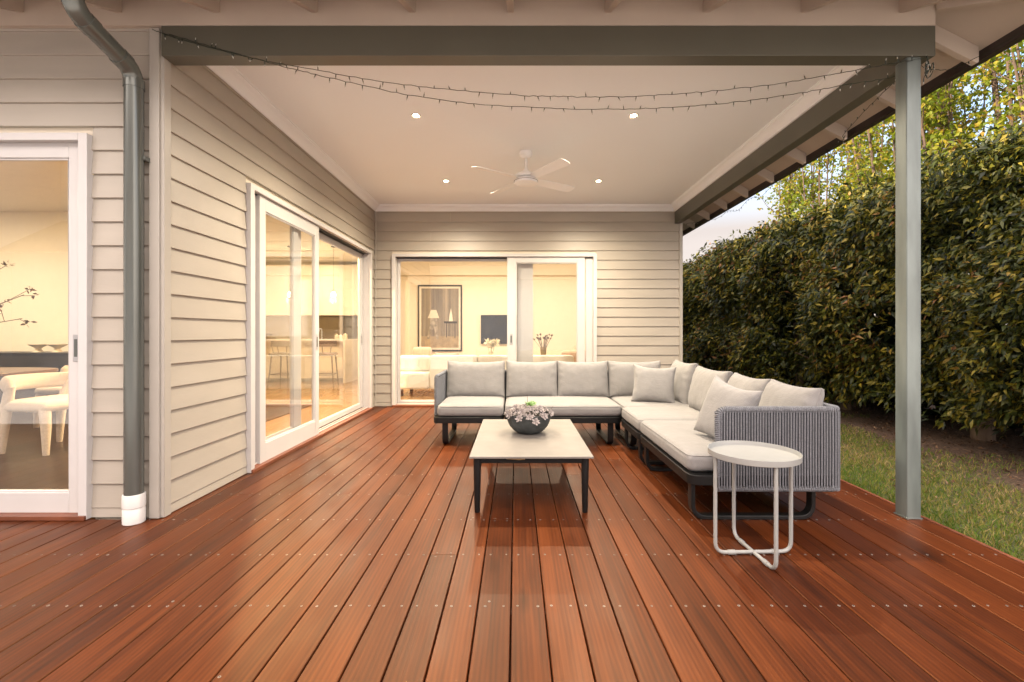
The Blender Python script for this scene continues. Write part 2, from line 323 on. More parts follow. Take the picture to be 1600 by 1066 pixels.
def fillet(pts, r, n=6, closed=False):
    pts = [Vector(p) for p in pts]; out = []; N = len(pts)
    for i in range(N):
        if not closed and i in (0, N-1): out.append(pts[i]); continue
        p = pts[i]; a = pts[i-1]-p; b = pts[(i+1) % N]-p; d = min(r, a.length*.49, b.length*.49)
        A = p+a.normalized()*d; B = p+b.normalized()*d
        for k in range(n+1):
            t = k/n; out.append((1-t)**2*A + 2*t*(1-t)*p + t*t*B)
    return out
def rbox(w, d, h, r, n=14, dome=0., wob=0., seed=0, cy=None):
    """rounded soft box centred on the origin, domed top; returns MB"""
    mb = MB(); hx, hy, hz = w/2, d/2, h/2; r = min(r, hx, hy, hz)
    def grid(fn):
        V = []; m = n
        for i in range(m+1):
            for j in range(m+1):
                a = -1+2*i/m; b = -1+2*j/m; a = math.sin(a*math.pi/2)*.5+a*.5; b = math.sin(b*math.pi/2)*.5+b*.5
                x, y, z = fn(a, b)
                P = Vector((x*hx, y*hy, z*hz)); C = Vector((max(-hx+r, min(hx-r, P.x)), max(-hy+r, min(hy-r, P.y)), max(-hz+r, min(hz-r, P.z))))
                q = P-C; 
                if q.length > 1e-9: q = q.normalized()*r
                P = C+q
                u = P.x/hx; v = P.y/hy
                if P.z > 0: P.z += dome*(1-u**4)*(1-v**4)
                if wob:
                    k = mnoise.noise(Vector((P.x*4+seed*7, P.y*4, P.z*4)))*wob; P += Vector((0, 0, k if P.z > 0 else 0)) + (Vector((u, v, 0))*k*.6)
                V.append(P)
        return V, [(i*(m+1)+j, (i+1)*(m+1)+j, (i+1)*(m+1)+j+1, i*(m+1)+j+1) for i in range(m) for j in range(m)]
    for fn in (lambda a, b: (a, b, 1), lambda a, b: (a, b, -1), lambda a, b: (a, 1, b), lambda a, b: (a, -1, b), lambda a, b: (1, a, b), lambda a, b: (-1, a, b)):
        V, Fs = grid(fn); mb.add(V, Fs)
    return mb
def weld(o, d=1e-4):
    bm = bmesh.new(); bm.from_mesh(o.data); bmesh.ops.remove_doubles(bm, verts=bm.verts, dist=d); bmesh.ops.recalc_face_normals(bm, faces=bm.faces); bm.to_mesh(o.data); bm.free(); return o
def pillow(w, h, t, seed=0, n=36, edge=.10, pinch=.055, wr=.010):
    """soft cushion standing upright: width along x, height along z, thickness along y; origin at its base centre"""
    mb = MB(); rs = random.Random(seed)
    def P(i, j, sgn):
        u = -1+2*i/n; v = -1+2*j/n
        u = .62*u+.38*math.sin(u*math.pi/2); v = .62*v+.38*math.sin(v*math.pi/2)
        pr = (max(0, 1-abs(u)**3.2)*max(0, 1-abs(v)**3.2))**.52
        th = t/2*(edge + (1-edge)*pr)
        x = u*w/2*(1-pinch*(1-abs(v)**2)*abs(u)**3*.9); z = v*h/2*(1-pinch*(1-abs(u)**2)*abs(v)**3*.9)
        nz = mnoise.noise(Vector((x*5+seed*3.1, z*5+seed, sgn*2.)))*.5
        ed = max(abs(u), abs(v))
        # gathers that run in from the seams
        g = math.sin(x*70+seed+4*mnoise.noise(Vector((x*6, z*6, seed)))) * max(0, (abs(v)-.70))/.3 * .5*(1-ed**8)
        g2 = math.sin(z*70+seed*2+4*mnoise.noise(Vector((x*6, z*6, seed+5)))) * max(0, (abs(u)-.74))/.26*.5*(1-ed**8)
        cr = -abs(mnoise.noise(Vector((x*3.1+z*3+seed, z*2.2-x*4, seed*1.7))))*.9
        th += wr*(nz+g+g2+cr*pr)
        sag = -.016*(1-u*u)*(1 if v > 0 else 0)*v**2
        return Vector((x, sgn*max(th, .003), z+h/2+sag))
    for sgn in (1, -1):
        V = [P(i, j, sgn) for i in range(n+1) for j in range(n+1)]
        Fs = [(i*(n+1)+j, (i+1)*(n+1)+j, (i+1)*(n+1)+j+1, i*(n+1)+j+1) for i in range(n) for j in range(n)]
        mb.add(V, Fs)
    # the seam wall
    ring = [(i, 0) for i in range(n)]+[(n, j) for j in range(n)]+[(i, n) for i in range(n, 0, -1)]+[(0, j) for j in range(n, 0, -1)]
    A = [P(i, j, 1) for i, j in ring]; B = [P(i, j, -1) for i, j in ring]; K = len(ring)
    mb.add(A+B, [(k, (k+1) % K, (k+1) % K+K, k+K) for k in range(K)])
    # piping
    C = [(a+b)/2 for a, b in zip(A, B)]
    mb.tube(C, .0042, 6, closed=True)
    return mb
def leaves(name, P, D, N, L, W, m, parent=None, droop=.15, fold=.12):
    D = D/np.linalg.norm(D, axis=1)[:, None]; N = N - (N*D).sum(1)[:, None]*D; N = N/(np.linalg.norm(N, axis=1)[:, None]+1e-9); S = np.cross(D, N)
    L = L[:, None]; W = W[:, None]
    mid = P + D*L*.45
    V = np.stack([P, mid+S*W/2+N*W*fold, mid-S*W/2+N*W*fold, mid, P+D*L-N*L*droop], 1).reshape(-1, 3)
    b = np.arange(len(P))[:, None]*5
    Fc = np.concatenate([b+np.array([[0, 3, 1]]), b+np.array([[0, 2, 3]]), b+np.array([[1, 3, 4]]), b+np.array([[3, 2, 4]])], 0)
    return npmesh(name, V, Fc, m, parent)

# ------------------------------------------------------------------ ground and deck
gz = -.16
g = MB(); g.box(-150, -150, gz-.3, 150, 250, gz); struct(g.build('ground', M_GROUND))
XL, XR, YF, YB = -2.20, 2.585, 2.897, 7.267     # side wall plane, right edge, front wall plane, back wall plane
PITCH, SEAM0, JP, J0 = .1413, -.020, .4523, 1.961
dk = MB(); rd = random.Random(3)
k0 = int((-9-SEAM0)/PITCH); screws = []
def board(xa, xb, ya, yb):
    c = .0028; z = 0; h = .022
    dk.prism([(xa, z-h), (xb, z-h), (xb, z-c), (xb-c, z), (xa+c, z), (xa, z-c)], 'y', ya+.0012, yb-.0012)
for k in range(k0, 19):
    xa = SEAM0+PITCH*k+.0026; xb = SEAM0+PITCH*(k+1)-.0026
    if xb > 2.56: break
    yend = 7.262 if xa > XL-.10 else 2.87
    if XL-.10 < xa < XL+.02: yend = 7.262
    y = -.04; cuts = [-.04]; j = rd.randint(-3, 2)
    while True:
        j += rd.choice([4, 5, 6, 7, 8, 9]); yy = J0+JP*j
        if yy > yend-.8: break
        if yy > .6: cuts.append(yy)
    cuts.append(yend)
    for a, b in zip(cuts[:-1], cuts[1:]): board(xa, xb, a, b)
    jj = 0
    for jn in range(-4, 12):
        yy = J0+JP*jn
        if yy > yend-.05: break
        near = any(abs(yy-c) < .01 for c in cuts[1:-1])
        for sx in (.028, PITCH-.035):
            for off in ((-.018, .018) if near else (0,)):
                screws.append((xa+sx+rd.uniform(-.004, .004), yy+off+rd.uniform(-.003, .003)))
            if rd.random() < .04: screws.append((xa+sx+rd.uniform(-.02, .02), yy+rd.uniform(.02, .06)))
for (x, y) in screws:
    n = 8; r = rd.uniform(.0042, .0058)
    for (rr, zt, mi) in ((r, .0011, 1), (r*.42, .0016, 2)):
        dk.add([(x+rr*math.cos(2*math.pi*i/n), y+rr*math.sin(2*math.pi*i/n), zt) for i in range(n)]+[(x+rr*1.15*math.cos(2*math.pi*i/n), y+rr*1.15*math.sin(2*math.pi*i/n), -.001) for i in range(n)],
               [tuple(range(n))]+[(i, i+n, (i+1) % n+n, (i+1) % n) for i in range(n)], mi)
M_SCREW = mat('weathered steel screw', (.27, .23, .19), .55, metal=.2, var=.5, vscale=3)
struct(dk.build('deck', [M_DECK, M_SCREW, M_TRACK]))
jb = MB()
for jn in range(-4, 13): jb.box(-9, J0+JP*jn-.022, -.14, 2.52, J0+JP*jn+.022, -.024)
jb.box(-9, -.04, -.159, 2.50, 7.26, -.142)
struct(jb.build('deck_joists', M_DARKTRIM))
tb = MB(); tb.box(-17, -10.9, -.155, 12, -.05, -.04); struct(tb.build('added_bounce_paving', mat('added pale bounce paving', (.80, .76, .70), .7, var=.06, vscale=2)))  # unseen pale slab added to bounce skylight up to the ceiling
fb = MB(); fb.box(2.546, -.04, -.15, 2.566, 7.26, -.004); struct(fb.build('deck_edge_board', M_RUST, bevel=.002))

# ------------------------------------------------------------------ house
house = thing('house', 'cream weatherboard house wrapping a covered deck, with white sliding doors and an olive beam', 'house')
Z0, SP = .063, .148; HEAD = 2.376; CZ = 3.13
def siding(name, o, u, nrm, a, b, ztop, opens, zstart=.004, top=None):
    """lapped boards from u=a..b; opens: (ua, ub, ztop)"""
    mb = MB(); o = Vector(o); u = Vector(u); nrm = Vector(nrm)
    k = -1; jr = random.Random(int(a*10))
    while True:
        zb = max(Z0+SP*k, zstart); zt = min(Z0+SP*(k+1), ztop); k += 1
        if zb >= ztop-.01: break
        segs = [(a, b)]
        for (p, q, oz) in opens:
            if zb < oz-.03:
                ns = []
                for s in segs:
                    if q <= s[0] or p >= s[1]: ns.append(s); continue
                    if p > s[0]: ns.append((s[0], p))
                    if q < s[1]: ns.append((q, s[1]))
                segs = ns
        cut = []
        for (s, e) in segs:
            if e-s > 3.0 and jr.random() < .45: q = jr.uniform(s+.8, e-.8); cut += [(s, q-.0008), (q+.0008, e)]
            else: cut.append((s, e))
        for (s, e) in cut:
            H = zt-zb; fr = H/SP
            n0 = .021; n1 = .021-.015*fr
            pr = [(0, zb), (n0-.002, zb), (n0, zb+.003), (n1, zt), (0, zt)]
            V = [o+u*t+nrm*p+Vector((0, 0, z)) for t in (s, e) for (p, z) in pr]; m = len(pr)
            mb.add(V, [tuple(range(m)), tuple(range(2*m-1, m-1, -1))]+[(i, i+m, (i+1) % m+m, (i+1) % m) for i in range(m)])
    return mb.build(name, M_SIDE, house)
# front wall (left), faces the camera; opening for the dining door
siding('wall', (0, YF+.012, 0), (1, 0, 0), (0, -1, 0), -12, XL-.055, 3.30, [(-6.0, -2.632, HEAD)])
# side wall under the verandah, faces +x
siding('wall', (XL-.012, 0, 0), (0, 1, 0), (1, 0, 0), YF+.03, YB, CZ, [(3.80, 7.02, HEAD)])
# back wall, faces the camera
siding('wall', (0, YB+.012, 0), (1, 0, 0), (0, -1, 0), XL, XR-.03, CZ, [(-1.927, 1.258, HEAD)])
# house side beyond the verandah
siding('wall', (XR-.012, 0, 0), (0, 1, 0), (1, 0, 0), YB+.04, 16, 3.3, [], zstart=-.14)
# wall cores (plasterboard inside)
wc = MB()
wc.box(-12, YF+.02, -.1, -6.0, YF+.15, 3.3); wc.box(-2.632, YF+.02, -.1, XL-.02, YF+.15, 3.3); wc.box(-6.0, YF+.02, HEAD, -2.632, YF+.15, 3.3)
wc.box(XL-.14, YF+.15, -.1, XL-.02, 3.80, 3.3); wc.box(XL-.14, 3.80, HEAD, XL-.02, 7.02, 3.3); wc.box(XL-.14, 7.02, -.1, XL-.02, YB+.02, 3.3)
wc.box(XL-.14, YB+.02, -.1, -1.927, YB+.14, 3.3); wc.box(-1.927, YB+.02, HEAD, 1.258, YB+.14, 3.3); wc.box(1.258, YB+.02, -.1, XR-.02, YB+.14, 3.3)
wc.box(XR-.13, YB+.14, -.1, XR-.02, 16, 3.3)
wc.build('inner_wall', M_PLAST, house)
# corner boards
cb = MB(); cb.box(XL-.062, YF-.026, .004, XL+.001, YF+.03, 3.03); cb.box(XL-.0, YF-.012, .004, XL+.022, YF+.048, 3.03)
cb.build('corner_board', M_CORNER, house, bevel=.003)
cb = MB(); cb.box(XR-.038, YB-.02, -.12, XR+.012, YB+.045, 3.1); cb.build('corner_board', M_CORNER, house, bevel=.003)
cb = MB(); cb.box(XL+.006, YB-.018, .004, XL+.024, YB-.001, CZ-.09); cb.build('corner_board', M_CORNER, house, bevel=.002)
# beam, plate, ceiling, cornice
b1 = MB(); b1.box(XL+.024, 2.858, 2.85, 2.575, 2.968, 3.034); b1.build('beam', M_BEAM, house, bevel=.003)
b1 = MB(); b1.box(2.475, 2.9685, 2.85, 2.575, YB+.0, 3.034); b1.build('beam', M_BEAM, house, bevel=.003)
b1 = MB(); b1.box(-12, 2.858, 3.036, 2.575, 2.89, 3.262); b1.build('wall_plate', M_FASC, house, bevel=.002)
b1 = MB(); b1.box(2.54, 2.89, 3.036, 2.574, 16, 3.262); b1.build('wall_plate', M_FASC, house)
b1 = MB(); b1.box(XL+.0, 2.97, CZ, 2.54, YB+.0, CZ+.02); b1.build('verandah_ceiling', M_CEIL, house)
b1 = MB(); b1.box(XL, 2.89, 3.036, 2.54, 2.968, CZ+.02); b1.box(2.476, 2.968, 3.036, 2.54, YB, CZ); b1.build('beam_packer', M_CEIL, house)
cp = [(0, 0), (0, -.092), (.012, -.092), (.02, -.080), (.028, -.066), (.045, -.045), (.066, -.030), (.080, -.022), (.082, -.010), (.092, -.010), (.092, 0)]
co = MB(); co.prism([(XL+.010+p, CZ+q) for p, q in cp], 'y', 2.97, YB); co.build('cornice', M_CEIL, house, smooth=True, angle=25)
co = MB(); co.prism([(YB-.006-p, CZ+q) for p, q in cp], 'x', XL+.01, 2.475); co.build('cornice', M_CEIL, house, smooth=True, angle=25)
co = MB(); co.prism([(2.475-p, CZ+q) for p, q in cp], 'y', 2.97, YB); co.build('cornice', M_CEIL, house, smooth=True, angle=25)
# eaves: lining, rafters, fascia, gutter, roof
SL = .51
def zl(d): return 3.049+SL*(.475-d)           # lining height at distance d out from the wall plane (2.575)
def slab(name, poly, h, m, kind=None):
    """poly of (x,y,z) -> extruded downwards by h"""
    mb = MB(); n = len(poly); mb.add([(x, y, z) for x, y, z in poly]+[(x, y, z+h) for x, y, z in poly],
        [tuple(range(n)), tuple(range(2*n-1, n-1, -1))]+[(i, i+n, (i+1) % n+n, (i+1) % n) for i in range(n)]); return mb.build(name, m, house)
EW = .515; XO = 2.575+EW; YO = 2.858-EW
slab('eave_lining', [(2.575, 2.858, zl(0)), (XO, YO, zl(EW)), (XO, 30, zl(EW)), (2.575, 30, zl(0))], .012, M_FASC)
slab('eave_lining', [(2.575, 2.858, zl(0)), (-12, 2.858, zl(0)), (-12, YO, zl(EW)), (XO, YO, zl(EW))], .012, M_FASC)
# lining joints as thin cover strips
for yj in (3.70, 6.14, 8.58):
    s = MB(); s.prism([(2.576, zl(0)-.004), (XO, zl(EW)-.004), (XO, zl(EW)-.001), (2.576, zl(0)-.001)], 'y', yj+.03, yj+.036); s.build('lining_joint', M_DARKTRIM, house)
def rafter(y):
    s = MB(); s.prism([(2.576, zl(.001)-.001), (2.576, zl(.001)-.116), (3.05, zl(.475)-.116), (3.062, zl(.487)-.10), (3.062, zl(.487)-.001)], 'y', y, y+.040); return s.build('rafter', M_FASC, house, bevel=.002)
for k in range(16):
    rafter(3.08+.611*k)
for k in range(-15, 5):
    x = (1256-VX)/F_PX*2.858+.6*(k-3)+.0
    s = MB(); s.prism([(2.857, zl(.001)-.001), (2.857, zl(.001)-.178), (YO+.04, zl(.475)-.150), (YO+.02, zl(.495)-.10), (YO+.02, zl(.495)-.001)], 'x', x-.02, x+.02); s.build('rafter', M_FASC, house, bevel=.002)
# hip rafter
h = MB(); dv = Vector((1, -1, 0)).normalized(); sd = Vector((1, 1, 0)).normalized()*.02
P0 = Vector((2.578, 2.855, 0)); P1 = Vector((XO-.03, YO+.03, 0))
V = []
for s_ in (-1, 1):
    V += [P0+sd*s_+Vector((0, 0, zl(0)-.002)), P0+sd*s_+Vector((0, 0, zl(0)-.17)), P1+sd*s_+Vector((0, 0, zl(EW-.03)-.13)), P1+sd*s_+Vector((0, 0, zl(EW-.03)-.002))]
h.add(V, [(0, 1, 2, 3), (7, 6, 5, 4), (0, 4, 5, 1), (1, 5, 6, 2), (2, 6, 7, 3), (3, 7, 4, 0)]); h.build('hip_rafter', M_FASC, house, bevel=.003)
fz = zl(EW)
s = MB(); s.box(XO, YO, fz-.065, XO+.02, 30, fz+.06); s.box(-12, YO-.02, fz-.065, XO+.02, YO, fz+.06); s.build('fascia', M_DARKTRIM, house, bevel=.002)
gp = [(0, 0), (.11, 0), (.12, .10), (.112, .10), (.104, .008), (.004, .008), (.004, .11), (0, .11)]
s = MB(); s.prism([(XO+.021+p, fz-.02+q) for p, q in gp], 'y', YO-.12, 30); s.prism([(YO-.021-p, fz-.02+q) for p, q in gp], 'x', -12, XO+.14); s.build('gutter', M_DARKTRIM, house)
def zr(d): return fz+.10+SL*d
slab('roof', [(XO+.05, YO-.05, zr(0)), (XO+.05, 30, zr(0)), (XO-6.05, 30, zr(6.1)), (XO-6.05, YO+6.05, zr(6.1))], .05, M_ROOF)
slab('roof', [(XO+.05, YO-.05, zr(0)), (XO-6.05, YO+6.05, zr(6.1)), (-16, YO+6.05, zr(6.1)), (-16, YO-.05, zr(0))], .05, M_ROOF)
# post
s = MB(); s.box(2.41, 2.872, .0, 2.50, 2.962, 2.85); po = s.build('post', None or mat('galvanised grey green post', (.17, .20, .19), .42, metal=.3, var=.38, vscale=2.2, stretch=(3, 3, .6), coat=.1), house, bevel=.006, seg=3)
s = MB(); s.box(2.404, 2.866, 0, 2.506, 2.968, .008); s.build('post_base', M_GUTTER, house, bevel=.002)
# downpipe
s = MB(); px = -2.313
path = fillet([(px, 2.822, .14), (px, 2.822, 2.735), (px, 2.425, 2.845), (px, 2.425, 3.06)], .09, 8)
s.tube(path, .050, 28); dp = s.build('downpipe', M_GUTTER, house, smooth=True, angle=50)
s = MB(); s.lathe([(.0, .0), (.054, .0), (.057, .003), (.057, .085), (.055, .088), (.055, .095), (.058, .098), (.058, .17), (.055, .176), (.050, .176)], (px, 2.822, .001), 32); s.build('pipe_collar', M_PVC, dp, smooth=True, angle=40)
for (p, d) in (((px, 2.822, 2.655), (0, 0, 1)), ((px, 2.735, 2.757), (0, -.964, .267)), ((px, 2.52, 2.819), (0, -.964, .267)), ((px, 2.425, 2.93), (0, 0, 1))):
    s = MB(); p = Vector(p); d = Vector(d).normalized(); s.tube([p-d*.028, p+d*.028], .0535, 28); s.build('pipe_joint', M_GUTTER, dp, smooth=True, angle=50)
s = MB(); s.box(px-.06, 2.826, 2.2, px+.06, 2.88, 2.225); s.build('pipe_bracket', M_GUTTER, dp, bevel=.002)

# sliding doors.  Local frame: x along the wall, -y outwards, z up
def xf(o, rz):
    M = Matrix.Translation(Vector(o)) @ Matrix.Rotation(rz, 4, 'Z')
    return M
def leaf(M, x0, x1, y, z0, z1, st=.085, top=.085, bot=.15, handle=None, th=.042, lst=None, rst=None):
    lst = lst or st; rst = rst or st
    r = MB(); r.box(x0, y, z0, x0+lst, y+th, z1); r.box(x1-rst, y, z0, x1, y+th, z1); r.box(x0+lst, y+.0015, z0, x1-rst, y+th-.0015, z0+bot); r.box(x0+lst, y+.0015, z1-top, x1-rst, y+th-.0015, z1)
    # glazing bead
    b = .012
    for (a0, a1, c0, c1) in ((x0+lst, x0+lst+b, z0+bot, z1-top), (x1-rst-b, x1-rst, z0+bot, z1-top), (x0+lst+b, x1-rst-b, z0+bot, z0+bot+b), (x0+lst+b, x1-rst-b, z1-top-b, z1-top)):
        r.box(a0, y+.010, c0, a1, y+th-.010, c1)
    fr = r.build('door_leaf', M_WHITE, house, bevel=.003); fr.matrix_world = M
    gmb = MB(); gmb.box(x0+lst+.006, y+th/2-.003, z0+bot+.006, x1-rst-.006, y+th/2+.003, z1-top-.006); gl = gmb.build('glass_pane', M_GLASS, fr)
    if handle:
        hx, hz = handle
        hm = MB(); hm.box(hx-.022, y-.004, hz-.085, hx+.022, y-.0002, hz+.085); hb = hm.build('handle', M_STEEL, fr, bevel=.003)
        hm = MB(); hm.box(hx-.013, y-.0055, hz-.055, hx+.006, y-.0042, hz+.055); hb2 = hm.build('handle_recess', M_GUTTER, fr)
    return fr
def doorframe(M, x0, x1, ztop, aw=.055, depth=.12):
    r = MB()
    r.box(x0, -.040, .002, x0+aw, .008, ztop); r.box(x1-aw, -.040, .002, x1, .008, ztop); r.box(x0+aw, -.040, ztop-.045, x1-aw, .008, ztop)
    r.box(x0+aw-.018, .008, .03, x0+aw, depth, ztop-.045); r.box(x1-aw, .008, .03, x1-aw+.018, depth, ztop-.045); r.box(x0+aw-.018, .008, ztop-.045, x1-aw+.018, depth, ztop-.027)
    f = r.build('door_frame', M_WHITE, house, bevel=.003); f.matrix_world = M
    t = MB()
    for yy in (.030, .078): t.box(x0+aw, yy+.036, ztop-.062, x1-aw, yy+.044, ztop-.0455)
    t.box(x0+aw+.001, .010, ztop-.056, x1-aw-.001, .016, ztop-.0455)
    t.box(x0+aw+.001, .0725, ztop-.060, x1-aw-.001, .0765, ztop-.0455)
    t.box(x0+aw+.001, .018, ztop-.0475, x1-aw-.001, .118, ztop-.0455)
    tt = t.build('track', M_TRACK, f)
    sl = MB(); sl.box(x0+.004, -.055, .0025, x1-.004, -.002, .028); sl.box(x0+aw-.018, .0, .0025, x1-aw+.018, .12, .030); sl.build('sill', M_RUST, f, bevel=.002)
    tr = MB()
    for yy in (.012, .060, .112): tr.box(x0+aw, yy, .0302, x1-aw, yy+.006, .042)
    tr.build('track', M_PVC, f)
    return f
ZB, ZT = .045, HEAD-.058
# A) front dining door
MA = xf((0, YF, 0), 0)
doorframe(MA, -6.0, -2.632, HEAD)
leaf(MA, -4.36, -2.672, .004, ZB-.02, ZT+.012, st=.112, bot=.128, top=.09, handle=(-2.733, 1.055))
leaf(MA, -5.94, -4.25, .060, ZB, ZT, st=.11)
# B) side wall door: local x runs along -Y (faces +x): rotate so that -y_local -> +x world
MBm = Matrix.Translation(Vector((XL, 0, 0))) @ Matrix.Rotation(R(90), 4, 'Z')   # local x -> world y, local y -> world -x
doorframe(MBm, 3.80, 7.02, HEAD)
leaf(MBm, 3.985, 5.18, -.012, ZB-.02, ZT+.012, st=.092, bot=.16, top=.12, handle=(5.125, 1.05))
leaf(MBm, 3.90, 4.79, .036, ZB, ZT, st=.10)
leaf(MBm, 4.86, 6.955, .084, ZB, ZT, st=.10, bot=.06, top=.06, handle=(6.90, 1.05))
s = MB(); s.box(3.857, .010, .04, 3.955, .034, ZT); q = s.build('jamb_panel', M_WHITE, house, bevel=.003); q.matrix_world = MBm
# C) back wall door
MC = xf((0, YB, 0), 0)
doorframe(MC, -1.927, 1.258, HEAD)
leaf(MC, -.135, 1.075, -.012, ZB-.02, ZT+.012, st=.135, bot=.15, top=.09, handle=(-.07, 1.05), rst=.115)
leaf(MC, -1.868, .27, .084, ZB, ZT, st=.03, bot=.03, top=.03, rst=.24)
s = MB(); s.box(1.09, .012, .04, 1.20, .034, ZT); q = s.build('jamb_panel', M_WHITE, house, bevel=.003); q.matrix_world = MC

# ------------------------------------------------------------------ rooms inside
inn = MB(); inn.box(-12, YF+.15, -.1, XR-.13, 13.2, .0245)
# cut where the verandah is: three pieces instead
inn = MB(); inn.box(-12, YF+.15, -.1, XL-.14, YB+.14, .0245); inn.box(-12, YB+.14, -.1, XR-.13, 13.2, .0245)
inn.build('inner_floor', M_OAK, house)
cl = MB(); cl.box(-12, YF+.15, 3.10, XL-.14, YB+.14, 3.12); cl.box(-12, YB+.14, 3.10, XR-.13, 13.2, 3.12); cl.build('inner_ceiling', M_CREAM, house)
w = MB(); w.box(-3.0, 11.5, .03, XR-.13, 11.6, 3.1); w.box(-3.0, 9.2, .03, -2.88, 11.5, 3.1); w.box(-12, 7.5, .03, -5.9, 7.62, 3.1); w.box(-12, 13.1, .03, -2.9, 13.2, 3.1); w.box(-12, YF+.15, .03, -11.9, 13.1, 3.1)
w.box(-8.2, 7.62, .03, -8.1, 13.1, 3.1)
w.box(-3.0+.12, 11.38, 2.56, XR-.13, 11.5, 3.1)
w.build('room_wall', M_CREAM, house)
# inside lamps
def area(name, loc, size, power, col=(1, .72, .42), parent=None):
    l = bpy.data.lights.new(name, 'AREA'); l.shape = 'DISK'; l.size = size; l.energy = power; l.color = col
    o = bpy.data.objects.new(name, l); COL.objects.link(o); o.location = loc; o.parent = parent; return o
def lit_disc(x, y, power, label, z=3.10, grp=None, col=(1, .86, .66)):
    t = thing('ceiling_light', label, 'ceiling light', (x, y, z), 0, grp)
    s = MB(); s.lathe([(.065, 0), (.065, -.008), (.050, -.010)], (0, 0, 0), 32); s.build('rim', M_WHITE, t, smooth=True)
    s = MB(); s.lathe([(.051, -.009), (.03, -.011), (.0001, -.012)], (0, 0, 0), 32); s.build('diffuser', mat('lit diffuser', (1, 1, 1), .5, emit=(1, .8, .55), estr=4), t, smooth=True)
    area('lamp', (0, 0, -.02), .11, power, col, t)
for (x, y, p, lab) in ((-3.1, 6.0, 140, 'round ceiling light over the open floor by the side sliding door'), (-8.0, 5.2, 90, 'round ceiling light over the dark dining table'),
                       (-3.15, 8.6, 50, 'round ceiling light in front of the kitchen bar stools'), (-5.4, 11.6, 22, 'round ceiling light by the kitchen cupboards'),
                       (-.9, 9.4, 44, 'round ceiling light over the ivory living room sofa'), (1.2, 9.4, 36, 'round ceiling light near the dried flower vase')):
    lit_disc(x, y, p*ROOM_W, lab, col=(1, .66, .32) if p == 140 else (1, .84, .62))

# kitchen
t = thing('kitchen_island', 'white marble kitchen island with waterfall end behind the bar stools', 'kitchen island', (-3.81, 10.4, .0245))
s = MB(); s.box(-2.6, 0, .93, 0, 1.1, .975); s.build('benchtop', M_MARBLE, t, bevel=.003)
s = MB(); s.box(-.05, .0, 0, 0, 1.1, .929); s.build('waterfall_end', M_MARBLE, t, bevel=.002)
s = MB(); s.box(-2.6, .32, .08, -.051, 1.08, .929); s.build('cabinet', M_CAB, t)
s = MB(); s.tube(fillet([(-.75, .55, .975), (-.75, .55, 1.22), (-.75, .40, 1.22), (-.75, .40, 1.15)], .06), .011, 10); s.build('tap', M_STEEL, t, smooth=True)
t = thing('kitchen_cupboards', 'cream wall cupboards over a bronze splashback and marble bench', 'cupboards', (-6.0, 13.09, .0245))
s = MB()
for i in range(5): s.box(-2+.9*i+.003, -.42, 1.60, -2+.9*(i+1)-.003, -.001, 2.97)
s.build('wall_cupboard', M_CAB, t, bevel=.002)
s = MB()
for i in range(5): s.box(-2+.9*i+.003, -.65, .08, -2+.9*(i+1)-.003, -.001, .90)
s.build('base_cupboard', M_CAB, t, bevel=.002)
s = MB(); s.box(-2, -.68, .903, 2.6, -.001, .94); s.build('benchtop', M_MARBLE, t, bevel=.002)
s = MB(); s.box(-2, -.012, .941, 1.15, -.0015, 1.598); s.build('splashback', M_SPLASH, t)
s = MB(); s.box(1.152, -.012, .941, 2.6, -.0015, 1.598); s.build('splashback', M_SPLASH2, t)
t = thing('soap_bottle', 'small brown pump bottle on the kitchen island benchtop', 'bottle', (-4.10, 10.62, 1.0))
s = MB(); s.lathe([(0, 0), (.035, 0), (.038, .1), (.03, .13), (.012, .145), (.012, .17), (0, .17)], n=16); s.build('bottle', M_SPLASH, t, smooth=True); s = MB(); s.tube([(0, 0, .17), (0, 0, .2), (.04, 0, .2)], .006, 8); s.build('pump', M_STEEL, t)
t = thing('canister_tray', 'white lidded jars grouped on the marble island benchtop', 'jars', (-3.98, 10.6, 1.0))
for i, (dx, hh) in enumerate(((-.09, .09), (0, .08), (.10, .11))):
    s = MB(); s.lathe([(0, 0), (.045, 0), (.05, .02), (.048, hh), (.02, hh+.01), (.012, hh+.03), (0, hh+.03)], (dx, 0, 0), 20); s.build('jar', M_CERAM, t, smooth=True)
def bar_stool():
    t = thing('bar_stool', 'brown bar stool with curved back seen through the open side door', 'bar stool', (0, 0, .0245), 0, 'bar stools along the kitchen island')
    s = rbox(.44, .42, .06, .03, 8); o = s.build('seat', M_STOOL, t, smooth=True, angle=80); o.location = (0, 0, .68); weld(o)
    for sx in (-1, 1):
        for sy in (-1, 1):
            s = MB(); s.tube([(sx*.17, sy*.16, .66), (sx*.22, sy*.21, 0)], .014, 8, radii=[.017, .011]); s.build('leg', M_STOOL, t, smooth=True)
    s = MB(); P = [(.235*math.cos(a), -.03-.20*math.sin(a), .90-.0*abs(math.cos(a))) for a in [math.pi*i/14 for i in range(15)]]
    s.sweep(P, [(-.012, -.06), (.012, -.06), (.012, .06), (-.012, .06)]); s.build('backrest', M_STOOL, t, smooth=True, bevel=.006)
    for a in (.25, .5, .75):
        s = MB(); c = math.cos(math.pi*a); q = math.sin(math.pi*a); s.tube([(.2*c, -.02-.16*q, .69), (.235*c, -.03-.2*q, .86)], .010, 8); s.build('back_post', M_STOOL, t, smooth=True)
    s = MB(); s.tube([(-.2, -.19, .26), (.2, -.19, .26), (.2, .19, .26), (-.2, .19, .26)], .009, 8, closed=True); s.build('footrest', M_STOOL, t, smooth=True)
    return t
st = bar_stool(); st.location = (-3.98, 9.72, .0245); st.rotation_euler.z = R(8)
copy_tree(st, None, (-4.85, 9.75, .0245), R(-6), 'brown bar stool seen through the glass of the outer door leaf, farther left')
